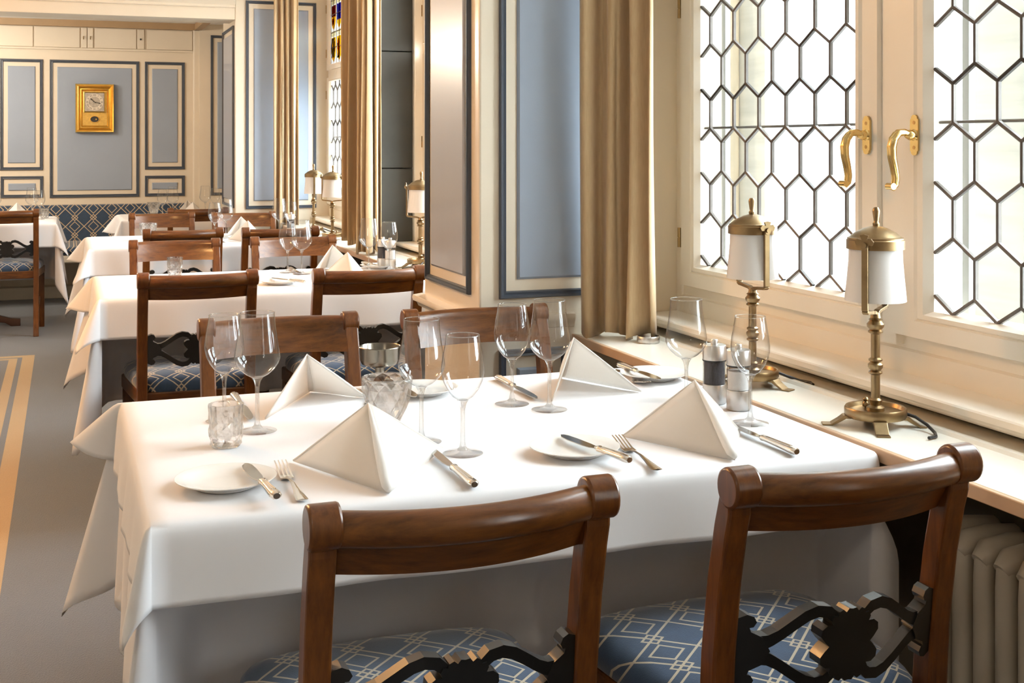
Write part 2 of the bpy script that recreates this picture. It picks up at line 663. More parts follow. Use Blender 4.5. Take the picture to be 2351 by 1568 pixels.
# back wall with panelling (wall face y = 11)
wb = struct(box(-3.6, 1.06, 11.0, 11.2, 0, 2.5).build('wall_back', M['cream']))
for r in ((-.511, -.176, 1.068, 2.0), (-.124, .60, .833, 2.0), (.646, .981, 1.066, 2.0), (.646, .981, .834, 1.013), (-.507, -.174, .838, 1.018),
          (-1.30, -.57, .833, 2.0), (-2.1, -1.36, .833, 2.0), (-2.9, -2.16, .833, 2.0)):
    wall_panel(wb, 'y', 11.0, r, .026, .034)
box(-3.6, 1.05, 10.978, 11.0, 2.085, 2.102).build('picture_rail', M['cream'], wb, bevel=.004)
for x0, x1 in ((-1.2, -.255), (-.245, .115), (.235, .575), (.665, 1.045)):
    box(x0, x1, 10.986, 11.0, 2.106, 2.275).build('frieze_board', M['cream'], wb, bevel=.003)
for x0, x1 in ((.128, .172), (.178, .222), (.583, .64)):
    box(x0, x1, 10.982, 11.0, 2.106, 2.275).build('frieze_stile', M['cream'], wb, bevel=.003)
for x in (.145, .20):
    MB().tube([(x, 10.982, 2.2), (x, 10.96, 2.2), (x, 10.955, 2.185), (x, 10.965, 2.178)], .004).build('latch_hook', M['hinge'], wb)
MB().lathe([(0, 0), (.008, 0), (.008, .008), (0, .008)], 12).move(Matrix.Translation((.611, 10.98, 2.19)) @ Matrix.Rotation(PI / 2, 4, 'X')).build('keyhole', M['ink'], wb)
struct(box(-3.6, 1.75, 10.86, 11.0, 0, .10).build('baseboard_back', M['cream'], bevel=.005))
# narrow wall right of the alcove corner
wr2 = struct(box(1.10, 1.9, 10.94, 11.2, 0, 2.5).build('wall_back', M['cream']))
wall_panel(wr2, 'y', 10.94, (1.195, 1.70, .838, 2.24), .024, .034)
box(1.05, 1.12, 10.97, 11.2, 0, 2.5).build('corner_post', M['cream'], wr2, bevel=.01)


# piers between the window bays
def pier(name, x0, y0, y1, front, side, low, ledge_z):
    p = struct(box(x0, 1.9, y0, y1, 0, 2.45).build(name, M['cream_gloss'], bevel=.006))
    wall_panel(p, 'y', y0, front)
    wall_panel(p, 'x', x0, side, .018, .030, 'blue_gloss')
    if low:
        wall_panel(p, 'y', y0, low)
    mb = MB()
    sec = [(0, -.03), (.012, -.028), (.018, -.016), (.03, -.010), (.033, 0), (.03, .008), (0, .012)]
    # chair rail running round the room side and the front
    path = [((x0, y1 + .03), (-1, 0)), ((x0, y0 + .02), (-1, 0)), ((x0, y0), (-1, -.3)), ((x0 + .03, y0), (-.15, -.35)), ((1.36, y0), (0, -.35))]
    mb.sweep(path, sec, lambda q, ab: (q[0][0] + q[1][0] * ab[0], q[0][1] + q[1][1] * ab[0], ledge_z + ab[1]))
    mb.build('chair_rail', M['cream_gloss'], p, smooth=40)
    return p


p1 = pier('wall_pier', 1.075, 3.2, 3.745, (1.133, 1.50, .858, 2.25), (3.27, 3.70, .864, 2.25), (1.133, 1.34, .12, .716), .80)
p2 = pier('wall_pier', 1.06, 8.24, 8.9, (1.128, 1.60, .855, 2.245), (8.29, 8.86, .86, 2.08), (1.128, 1.40, .12, .716), .785)

# wall under and above the windows
for y0, y1 in ((-2.6, 3.2), (3.745, 8.24), (8.9, 11.0)):
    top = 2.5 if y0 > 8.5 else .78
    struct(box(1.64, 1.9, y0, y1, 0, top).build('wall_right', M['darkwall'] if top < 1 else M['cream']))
    if top < 1:
        struct(box(WX - .03, 1.9, y0, y1, 2.30, 2.5).build('wall_right', M['cream']))
struct(box(WX - .03, 1.9, -2.6, -1.2, .78, 2.3).build('wall_right', M['cream']))


# ------------------------------------------------------------------ windows
def clip(poly, u0, u1, v0, v1):
    def cut(P, ins, inter):
        out = []
        for i in range(len(P)):
            a, b = P[i - 1], P[i]
            ia, ib = ins(a), ins(b)
            if ib:
                if not ia:
                    out.append(inter(a, b))
                out.append(b)
            elif ia:
                out.append(inter(a, b))
        return out

    def at(a, b, k, c):
        t = (c - a[k]) / (b[k] - a[k])
        return tuple(a[j] + (b[j] - a[j]) * t for j in (0, 1))
    for k, c, s in ((0, u0, 1), (0, u1, -1), (1, v0, 1), (1, v1, -1)):
        if not poly:
            break
        poly = cut(poly, lambda p: (p[k] - c) * s >= 0, lambda a, b: at(a, b, k, c))
    return poly


HW, HV, HR = .0627, .0395, .0770      # half width, half vertical lead, half height of a pane


def leaded(parent, rect, yv, zc, x, panes=True):
    """hexagonal quarries in lead: yv = y of one vertical lead of the row centred on zc"""
    y0, y1, z0, z1 = rect
    lead = MB()
    seen = set()
    k0 = int((z0 - zc) / (HV + HR)) - 2
    k1 = int((z1 - zc) / (HV + HR)) + 2
    for r in range(k0, k1 + 1):
        cz = zc + r * (HV + HR)
        off = yv + (HW if r % 2 == 0 else 0) 
        i0 = int((y0 - off) / (2 * HW)) - 2
        i1 = int((y1 - off) / (2 * HW)) + 2
        for i in range(i0, i1 + 1):
            cy = off + i * 2 * HW
            P = [(cy + HW, cz - HV), (cy + HW, cz + HV), (cy, cz + HR), (cy - HW, cz + HV), (cy - HW, cz - HV), (cy, cz - HR)]
            Q = clip(P, y0, y1, z0, z1)
            if len(Q) < 3:
                continue
            if panes:
                tx = random.uniform(-.0015, .0015)
                MB().prism(Q, x - .0015 + tx, x + .0015 + tx, 'x').build('pane', M['pane'], parent)
            for j in range(6):
                a, b = P[j], P[(j + 1) % 6]
                key = tuple(sorted((round(v, 3) for v in (a[0] + b[0], a[1] + b[1]))))
                key = (round(a[0] + b[0], 3), round(a[1] + b[1], 3))
                if key in seen:
                    continue
                seen.add(key)
                # clip the segment
                t0, t1 = 0.0, 1.0
                ok = True
                for kk, lo, hi in ((0, y0, y1), (1, z0, z1)):
                    d = b[kk] - a[kk]
                    if abs(d) < 1e-9:
                        if a[kk] < lo or a[kk] > hi:
                            ok = False
                        continue
                    ta, tb = (lo - a[kk]) / d, (hi - a[kk]) / d
                    t0, t1 = max(t0, min(ta, tb)), min(t1, max(ta, tb))
                if not ok or t1 - t0 < .02:
                    continue
                A = (a[0] + (b[0] - a[0]) * t0, a[1] + (b[1] - a[1]) * t0)
                B = (a[0] + (b[0] - a[0]) * t1, a[1] + (b[1] - a[1]) * t1)
                L = math.hypot(B[0] - A[0], B[1] - A[1])
                nx, nz = -(B[1] - A[1]) / L, (B[0] - A[0]) / L
                w = .0036
                lead.add([(x - d, p[0] + nx * q, p[1] + nz * q) for p in (A, B) for d, q in ((-.004, w), (.0035, w), (.0055, 0), (.0035, -w), (-.004, -w))],
                         [(0, 1, 6, 5), (1, 2, 7, 6), (2, 3, 8, 7), (3, 4, 9, 8), (4, 0, 5, 9)])
    lead.build('lead_came', M['lead'], parent, label='dark lead strips')
    bar = MB()
    zb = 1.334
    if z0 < zb < z1:
        bar.tube([(x + .012, y0, zb), (x + .012, y1, zb)], .0035, 8)
        bar.build('saddle_bar', M['lead'], parent)


def casement(win, name, outer, inner, yv=None, zc=None, panes=True, x=1.68):
    """sash frame with a rounded inner edge; outer and inner are (y0, y1, z0, z1)"""
    mb = MB()
    mb.loops('x', x, outer, inner, [(0, -.04), (0, .012), (.03, .018), (.60, .018), (.66, .014), (.72, .020), (.86, .019), (1, .004), (1, -.04)])
    fr = mb.build(name, M['cream_light'], win, smooth=25)
    if yv is not None:
        leaded(fr, inner, yv, zc, x, panes)
    else:
        MB().box(x - .002, x + .002, *inner).build('pane', M['pane'], fr)
    return fr


def hinge(parent, y, z, x=1.668):
    MB().lathe([(0, -.028), (.006, -.028), (.006, -.002), (.0045, 0), (.006, .002), (.006, .028), (0, .028)], 10, (x - .004, y, z)).build('hinge', M['hinge'], parent, smooth=40)


def window_frame(name, y0, y1):
    w = struct(MB().loops('x', WX, (y0, y1, .80, 2.32), (y0 + .058, y1 - .058, .896, 2.272), [(0, 0), (0, .012), (.5, .012), (.55, .006), (1, .006), (1, -.08)]).build(name, M['cream_light'], smooth=25))
    return w


# bay one: pair of leaded casements in view
w1 = window_frame('window_1', 1.20, 3.20)
mb = box(1.672, 1.78, 2.172, 2.220, .86, 2.29)
mb.build('mullion', M['cream_light'], w1, bevel=.002)
box(1.675, 1.78, 1.25, 3.15, 1.725, 1.795).build('transom', M['cream_light'], w1, bevel=.004)
ca = casement(w1, 'casement', (2.221, 3.128, .884, 1.735), (2.313, 3.036, .950, 1.702), 2.985, 1.1385)
cb = casement(w1, 'casement', (1.302, 2.171, .884, 1.735), (1.394, 2.055, .945, 1.702), 2.000, 1.1385)
for r in ((2.221, 3.128), (1.302, 2.171)):
    casement(w1, 'upper_light', (r[0], r[1], 1.785, 2.28), (r[0] + .08, r[1] - .08, 1.85, 2.22))
for z in (1.68, 1.02):
    hinge(ca, 3.138, z)


def lever(parent, y, z):
    mb = MB()
    pl = [(-.0125, -.032), (-.0125, .032), (-.009, .035), (-.009, .038), (-.004, .042), (.004, .042), (.009, .038), (.009, .035), (.0125, .032), (.0125, -.032), (.009, -.035), (.009, -.038), (.004, -.042), (-.004, -.042), (-.009, -.038), (-.009, -.035)]
    mb.prism([(y + a, z + b) for a, b in pl], 1.656, 1.663, 'x')
    mb.lathe([(0, .022), (.006, .021), (.011, .012), (.010, .004), (.013, 0)], 16)
    n = len(mb.v) - (16 * 4 + 1)
    R = Matrix.Translation((1.657, y, z)) @ Matrix.Rotation(-PI / 2, 4, 'Y')
    mb.v = mb.v[:n] + [tuple(R @ Vector(p)) for p in mb.v[n:]]
    path = [(1.645, y, z + .002), (1.632, y, z + .006), (1.617, y, z + .004), (1.606, y, z - .008), (1.601, y, z - .026), (1.603, y, z - .048), (1.609, y, z - .070), (1.613, y, z - .090), (1.611, y, z - .104), (1.604, y, z - .110), (1.598, y, z - .107)]
    mb.tube(path, [.0065, .0075, .0085, .0092, .0092, .0085, .0075, .0065, .006, .006, .0055], 12)
    for da in (-.004, .004):   # reeding along the grip
        mb.tube([(p[0] - .0055, p[1] + da, p[2] + .001) for p in path[2:9]], .0034, 6)
    mb.lathe([(0, -.010), (.007, -.010), (.007, .010), (0, .010)], 12)
    n = len(mb.v) - (12 * 2 + 2)
    R = Matrix.Translation((1.598, y, z - .106)) @ Matrix.Rotation(PI / 2, 4, 'X')
    mb.v = mb.v[:n] + [tuple(R @ Vector(p)) for p in mb.v[n:]]
    mb.build('handle', M['brass_bright'], parent, smooth=40, label='polished brass lever handle')
    for dz in (.026, -.026):
        MB().tube([(1.6555, y, z + dz), (1.6565, y, z + dz)], .004, 10).build('handle_screw', M['hinge'], parent)


lever(ca, 2.255, 1.309)
lever(cb, 2.093, 1.308)
box(1.735, 1.75, 3.0, 3.02, .9, 1.72).build('outer_glazing_bar', M['ext_wall'], w1)
box(1.735, 1.75, 2.02, 2.04, .9, 1.72).build('outer_glazing_bar', M['ext_wall'], w1)

# nearer window, beside the camera
w4 = window_frame('window_4', -1.2, 0.0)
for r in ((-1.14, -.06),):
    casement(w4, 'casement', (r[0], r[1], .884, 1.735), (r[0] + .09, r[1] - .09, .95, 1.70))
    casement(w4, 'upper_light', (r[0], r[1], 1.785, 2.28), (r[0] + .08, r[1] - .08, 1.85, 2.22))
struct(box(1.64, 1.9, 0.0, 1.2, .8, 2.3).build('wall_right', M['cream_light'], bevel=.006))

# bay two
w2 = window_frame('window_2', 3.745, 5.90)
for r in ((3.80, 4.80), (4.84, 5.83)):
    c = casement(w2, 'casement', (r[0], r[1], .884, 1.735), (r[0] + .09, r[1] - .09, .95, 1.70), r[1] - .16, 1.1385)
    hinge(c, 5.835, 1.30)
    c = casement(w2, 'upper_light', (r[0], r[1], 1.785, 2.28), (r[0] + .08, r[1] - .08, 1.85, 2.22))
    hinge(c, 5.835, 1.95)
w3 = window_frame('window_3', 6.17, 8.24)
for r in ((6.22, 7.18), (7.22, 8.19)):
    c = casement(w3, 'casement', (r[0], r[1], .884, 1.735), (r[0] + .09, r[1] - .085, .95, 1.705), 8.045, 1.1385 + .0)
    for z in (1.05, 1.62):
        hinge(c, r[1] + .008, z)
box(1.675, 1.78, 6.2, 8.2, 1.725, 1.79).build('transom', M['cream_light'], w3, bevel=.004)
casement(w3, 'upper_light', (6.22, 7.18, 1.785, 2.285), (6.30, 7.10, 1.83, 2.262))
# upper light with heraldic stained glass
up = MB().loops('x', 1.68, (7.22, 8.19, 1.785, 2.285), (7.30, 8.11, 1.825, 2.262), [(0, -.04), (0, .018), (.6, .018), (.8, .014), (1, .004), (1, -.04)]).build('upper_light', M['cream_light'], w3, smooth=25)
hinge(up, 8.198, 1.9)
hinge(up, 8.198, 2.2)
SH = [(-.062, .075), (.062, .075), (.062, -.02), (.052, -.052), (.03, -.074), (0, -.086), (-.03, -.074), (-.052, -.052), (-.062, -.02)]
LION = [(-.012, -.06), (-.02, -.045), (-.008, -.03), (-.026, -.01), (-.016, .0), (-.034, .02), (-.022, .022), (-.012, .014), (-.018, .034), (-.004, .052), (.012, .05), (.014, .036), (.022, .03), (.014, .012), (.028, -.004), (.018, -.02), (.03, -.044), (.016, -.058), (.01, -.044), (.0, -.04), (.002, -.056)]
CREST = [(-.03, .012), (-.012, .03), (.008, .034), (.028, .02), (.034, .0), (.02, -.008), (.022, -.026), (.004, -.018), (-.016, -.028), (-.02, -.008)]


def glass_poly(poly, y, z, x0, mat, name, mirror=True):
    MB().prism([(y - a, z + b) for a, b in poly], x0 - .001, x0 + .001, 'x').build(name, M[mat], up)


def half(poly, up_half, cut=0.0):
    return clip(poly, -.2, .2, cut if up_half else -.2, .2 if up_half else cut)


kinds = [['red_yellow', 'blue_white', 'red_yellow'], ['blue_bend', 'red_lion', 'blue_white']]
for r, zc in enumerate((2.135, 1.922)):
    for c_ in range(3):
        yc = 8.035 - c_ * .172
        k = kinds[r][c_]
        glass_poly([(-.064, .082), (.064, .082), (.064, .118), (-.064, .118)], yc, zc, 1.678, 'g_cream', 'banner')
        if k == 'red_yellow':
            glass_poly(half(SH, True), yc, zc, 1.678, 'g_red', 'shield_field')
            glass_poly(half(SH, False), yc, zc, 1.678, 'g_yellow', 'shield_field')
            glass_poly([(a * .9, b * .75) for a, b in CREST], yc, zc + .036, 1.674, 'g_yellow', 'shield_charge')
            glass_poly([(a * .9, b * .75) for a, b in CREST], yc, zc - .036, 1.674, 'g_red', 'shield_charge')
        elif k == 'blue_white':
            glass_poly(half(SH, True, -.03), yc, zc, 1.678, 'g_blue', 'shield_field')
            glass_poly(half(SH, False, -.03), yc, zc, 1.678, 'g_yellow', 'shield_field')
            glass_poly([(a, b * .9 + .018) for a, b in LION], yc, zc, 1.674, 'g_white', 'shield_charge')
        elif k == 'blue_bend':
            glass_poly(SH, yc, zc, 1.678, 'g_yellow', 'shield_field')
            for d in (-.05, .0, .05):
                glass_poly(clip([(-.06 + d, -.08), (-.03 + d, -.08), (.05 + d, .07), (.02 + d, .07)], -.058, .058, -.06, .07), yc, zc, 1.674, 'g_blue', 'shield_charge')
        else:
            glass_poly(SH, yc, zc, 1.678, 'g_yellow', 'shield_field')
            glass_poly([(a * 1.15, b * 1.1 + .004) for a, b in LION], yc, zc, 1.674, 'g_red', 'shield_charge')
            glass_poly([(-.03, -.07), (.03, -.07), (.02, -.055), (-.02, -.055)], yc, zc, 1.672, 'g_green', 'shield_charge')
MB().box(1.681, 1.683, 7.30, 8.11, 1.825, 2.262).build('pane', M['pane'], up)
mb = MB()
for z in (1.93, 2.032, 2.15, 2.245):
    mb.box(1.674, 1.684, 7.30, 8.11, z - .002, z + .002)
for c_ in range(6):
    y = 8.035 + .086 - c_ * .086
    mb.box(1.674, 1.684, min(y, 8.108) - .002, min(y, 8.108) + .002, 1.825, 2.262)
mb.build('lead_came', M['lead'], up)

# stone mullion between the two windows of bay two
sm = struct(box(1.42, 1.64, 5.93, 6.16, .80, 1.165).build('trim_2', M['stone'], bevel=.004))
box(1.42, 1.64, 5.93, 6.16, 1.169, 1.75).build('stone_block', M['stone'], sm, bevel=.004)
box(1.42, 1.64, 5.93, 6.16, 1.754, 2.42).build('stone_block', M['stone'], sm, bevel=.004)
struct(box(1.64, 1.9, 5.90, 6.17, .80, 2.42).build('trim_3', M['cream_light'], bevel=.006))


# ledges and sills
def ledge(y0, y1, name):
    l = struct(box(1.362, 1.64, y0, y1, .7265, .75).build(name, M['ledge'], bevel=.002))
    box(1.352, 1.3618, y0, y1, .7255, .7495).build('edge_strip', M['ledge_edge'], l, bevel=.002, label='brown front edge')
    mb = MB()
    mb.prism([(1.532, .75), (1.538, .756), (1.550, .757), (1.556, .75)], y0, y1, 'y')
    mb.v = [(a, b, c) for a, b, c in mb.v]
    mb.build('bead_strip', M['ledge'], l)
    s = MB()
    s.prism([(1.565, .797), (1.568, .80), (WX, .80), (WX, .765), (1.605, .765), (1.60, .768), (1.588, .769), (1.584, .774), (1.576, .776), (1.573, .783), (1.566, .785)], y0, y1, 'y')
    s.build('sill_board', M['cream_light'], l, smooth=25)
    return l


ledge(-1.2, 3.199, 'trim_4')
ledge(3.746, 8.239, 'trim_5')

# exterior: stone reveals, pavement, neighbour building
ex = struct(MB().build('trim_6', M['ext_stone']) if False else box(1.9, 2.35, 3.06, 3.9, -1, 3).build('trim_6', M['ext_stone']))
for y0, y1 in ((2.03, 2.24), (1.0, 1.22), (5.86, 6.2), (8.2, 8.9), (-1.6, -1.2)):
    box(1.9, 2.22, y0, y1, -1, 3).build('stone_jamb', M['ext_stone'], ex, bevel=.01)
gr = box(1.95, 60, -40, 60, -1.2, -1.0).build('ground', M['ground'])
struct(gr)
bd = thing('apartment_building', 'pale apartment block with balconies seen through the leaded window', 'building', (16, 21.5, -1))
box(0, 8, -5, 5, 0, 14).build('wall', M['ext_wall'], bd)
for f in range(5):
    z = 1.0 + f * 2.7
    for yy in (-4.2, -1.4, 1.4, 4.0):
        box(-.04, .02, yy - .8, yy + .6, z, z + 1.6).build('window', M['ext_glass'], bd)
    box(-1.1, 0, -1.9, 3.2, z - .35, z - .2).build('balcony', M['ext_wall'], bd)
    box(-1.1, -1.05, -1.9, 3.2, z - .2, z + .75).build('balcony_railing', M['ext_glass'], bd)

# ------------------------------------------------------------------ radiator under the ledge
rad = thing('radiator', 'cream column radiator under the window ledge beside the nearest right chair', 'radiator', (1.53, 1.2, 0))
secm = None
for i in range(22):
    y = -.52 + i * .0525
    if secm is None:
        mb = MB()
        for x in (-.055, 0, .055):
            mb.tube([(x, 0, .12), (x, 0, .17), (x, 0, .55), (x, 0, .585)], [.018, .020, .020, .018], 12)
        mb.tube([(-.068, 0, .578), (-.05, 0, .592), (0, 0, .597), (.05, 0, .592), (.068, 0, .578)], [.016, .0235, .0235, .0235, .016], 12)
        mb.tube([(-.068, 0, .12), (0, 0, .11), (.068, 0, .12)], [.016, .0235, .016], 12)
        for z in (.56, .145):
            mb.tube([(0, -.0262, z), (0, .0262, z)], .016, 10)
        if i == 0:
            mb.tube([(0, 0, 0), (0, 0, .13)], .014, 8)
        s0 = mb.build('radiator_section', M['radiator'], rad, smooth=75, loc=(0, y, 0))
        secm = s0
    else:
        s1 = secm.copy()
        COL.objects.link(s1)
        s1.parent = rad
        s1.location = (0, y, 0)


# ------------------------------------------------------------------ tables and cloths
def drape(x0, x1, y0, y1, z, ov, seed, flare=.05, corner=.42, wave=.006, kpow=1.0, inset=None, crease=True, bulge=0.0, nx=44, ny=34, rows=14, corner_tilt=None):
    """cloth lying on a rectangular top and hanging over its edges. ov: overhang l, r, n(ear), f(ar)"""
    rnd = random.Random(seed)
    ph = [rnd.uniform(0, 6.28) for _ in range(8)]
    mb = MB()
    idx = {}
    for j in range(ny + 1):
        for i in range(nx + 1):
            x, y = x0 + (x1 - x0) * i / nx, y0 + (y1 - y0) * j / ny
            h = 0.0
            if crease:
                for cpos in (.34, .67):
                    h += .0008 * math.exp(-((x - x0) / (x1 - x0) - cpos) ** 2 / .00012)
                    h += .0008 * math.exp(-((y - y0) / (y1 - y0) - cpos) ** 2 / .0002)
                h += .0007 * math.sin(7 * x + ph[0]) * math.sin(9 * y + ph[1])
            e = min(i, nx - i, j, ny - j)
            if e == 0:
                h = -.003
            idx[i, j] = len(mb.v)
            mb.v.append((x, y, z + h))
    for j in range(ny):
        for i in range(nx):
            mb.f.append((idx[i, j], idx[i + 1, j], idx[i + 1, j + 1], idx[i, j + 1]))
    # columns round the edge: (start vertex, direction angle, length, flare, arc position, side)
    cols = []

    def side(pts, ang, L, name):
        for q, (i, j) in enumerate(pts):
            cols.append((idx[i, j], ang, L, flare, q / max(1, len(pts) - 1), name))

    def fan(i, j, a0, La, Lb, name):
        nf = 14
        for q in range(1, nf):
            p = PI / 2 * q / nf
            L = min(La / max(.01, math.cos(p)), Lb / max(.01, math.sin(p)))
            k = 0 if (corner_tilt is not None and name in ('nr', 'fr')) else math.sin(2 * p) ** kpow
            cc = corner[name] if isinstance(corner, dict) else corner
            cols.append((idx[i, j], a0 + p, L, flare + (cc - flare) * k, q / nf, name))
    side([(i, 0) for i in range(nx + 1)], -PI / 2, ov['n'], 'n')
    fan(nx, 0, -PI / 2, ov['n'], ov['r'], 'nr')
    side([(nx, j) for j in range(ny + 1)], 0, ov['r'], 'r')
    fan(nx, ny, 0, ov['r'], ov['f'], 'fr')
    side([(i, ny) for i in range(nx, -1, -1)], PI / 2, ov['f'], 'f')
    fan(0, ny, PI / 2, ov['f'], ov['l'], 'fl')
    side([(0, j) for j in range(ny, -1, -1)], PI, ov['l'], 'l')
    fan(0, 0, PI, ov['l'], ov['n'], 'ln')
    strips = []
    for v0, ang, L, fl_, s, name in cols:
        p0 = mb.v[v0]
        ids = [v0]
        r = .010
        for k in range(1, rows + 1):
            t = k / rows
            l = L * t
            h = r * (1 - math.exp(-l / r)) + fl_ * l
            d = l * math.sqrt(max(.05, 1 - fl_ * fl_)) - r * .6 * (1 - math.exp(-l / r))
            if name in ('n', 'f', 'l') or (name == 'r' and corner_tilt is None):
                n_w = 3 if name in ('n', 'f') else 4
                w = (math.sin(s * PI * 2 * n_w + ph[2]) + .6 * math.sin(s * PI * 2 * (n_w * 2 - 1) + ph[3])) * math.sin(PI * s) ** .5
                h += wave * w * (l / .15) ** 1.2
            out_r = bulge * smooth01((d - .045) / .16)
            if name == 'r' and corner_tilt is not None:
                h = r * .4 * (1 - math.exp(-l / r)) + out_r
            px, py = p0[0] + math.cos(ang) * h, p0[1] + math.sin(ang) * h
            if name in ('nr', 'fr') and corner_tilt is not None:
                px = min(px, corner_tilt + out_r)
            key, wgt = {'n': ('n', 1), 'f': ('f', 1), 'nr': ('n', (1 - s) * (bulge > 0)), 'fr': ('f', s * (bulge > 0))}.get(name, ('', 0))
            if inset and key:
                g = 0.0
                for (xa, xb, dep) in inset[key]:
                    g = max(g, dep * smooth01((p0[0] - xa) / .1 + 1) * smooth01((xb - p0[0]) / .1 + 1))
                py += (1 if key == 'n' else -1) * g * wgt * smooth01((d - .04) / .19)
            ids.append(len(mb.v))
            mb.v.append((px, py, p0[2] - d))
        strips.append(ids)
    n = len(strips)
    for c in range(n):
        A, B = strips[c], strips[(c + 1) % n]
        for k in range(rows):
            if k == 0 and A[0] == B[0]:
                mb.f.append((A[0], A[1], B[1]))
            else:
                mb.f.append((A[k], A[k + 1], B[k + 1], B[k]))
    return mb


def table(name_label, top_label, under_label, x0, x1, y0, y1, seed, ch_near, ch_far, near_ov=.13, wallside=True, tips=(.50, .70), left=.155, far=.14):
    cx, cy = (x0 + x1) / 2, (y0 + y1) / 2
    t = thing('dining_table', name_label, 'table', (cx, cy, 0))
    hx, hy = (x1 - x0) / 2 - .014, (y1 - y0) / 2 - .014
    box(-hx, hx, -hy, hy, .70, .742).build('tabletop', M['base_wood'], t, bevel=.004)
    MB().lathe([(0, .05), (.05, .05), (.045, .12), (.032, .2), (.036, .5), (.042, .62), (.05, .70), (0, .70)], 20).build('pedestal', M['base_wood'], t, smooth=40)
    for a in range(4):
        mb = MB()
        mb.prism([(.02, .05), (.02, .12), (.12, .11), (.30, .055), (.36, .05), (.36, 0), (.30, 0), (.26, .025), (.1, .05)], -.022, .022, 'y')
        mb.move(Matrix.Rotation(a * PI / 2, 4, 'Z'))
        mb.build('foot', M['base_wood'], t, bevel=.004)
    r = .42 if wallside else .41
    mb = drape(x0, x1, y0, y1, .7455, dict(l=.38, r=r, n=.42, f=.36), seed + 50, 0.03, dict(ln=min(.25, tips[0] - .08), fl=.34, nr=.2, fr=.2), .003, 3.0, inset={'n': ch_near, 'f': ch_far}, crease=False, bulge=.062 if wallside else 0, rows=18, corner_tilt=x1 + .004 if wallside else None)
    u = mb.build('undercloth', M['under'], None, smooth=180, solid=.001)
    tag(u, under_label, 'tablecloth')
    r2 = .05 if wallside else .2
    mb = drape(x0 - .007, x1 + .004, y0 - .008, y1 + .008, .7495, dict(l=left, r=r2, n=near_ov, f=far), seed, .085, dict(ln=tips[0], fl=tips[1], nr=.4, fr=.4), .005, corner_tilt=x1 + .012 if wallside else None)
    c = mb.build('tablecloth', M['cloth'], None, smooth=180, solid=.001)
    tag(c, top_label, 'tablecloth')
    return t


IN = .20


def ins(cs, dep=IN):
    return [(c - .26, c + .26, dep) for c in cs]


table('square pedestal table hidden under the nearest white cloths', 'nearest white tablecloth with crystal glass and four place settings', 'long white undercloth below the nearest tablecloth',
      .122, 1.337, 1.815, 2.675, 11, ins((.471, 1.060), .20), ins((.514, 1.032), .11), .120, tips=(.28, .80), left=.125, far=.115)
table('pedestal table under the second cloth, level with the cream pillar', 'white tablecloth on the second table, orange lit corner at its left', 'long undercloth on the second table with a hanging pointed corner',
      .122, 1.337, 4.52, 5.27, 12, ins((.427, 1.009), .31), ins((.469, 1.013), .06), .15)
table('pedestal table under the third cloth from the camera', 'white tablecloth on the third table with a tall crystal beaker', 'long undercloth on the third table behind the dark chairs',
      .126, 1.337, 6.68, 7.50, 13, ins((.571, 1.06), .34), ins((.574, 1.06), .13), .15)
table('pedestal table farthest back on the window side', 'white tablecloth on the farthest table before the blue bench', 'undercloth of the farthest window side table',
      .385, 1.30, 9.06, 9.80, 14, ins((.85,), .06), [], .15)
table('pedestal table at the far left in front of the bench', 'white tablecloth on the far left table', 'long undercloth of the far left table with a trailing right corner',
      -1.25, -.068, 8.94, 9.72, 15, ins((-.366, -.95), .36), [], .17, wallside=False)


# ------------------------------------------------------------------ chairs
PW, PH = .0350, .1815       # post width, half spacing of post centres


def bow(x):
    return -.045 * (1 - min(1, (x / PH) ** 2))


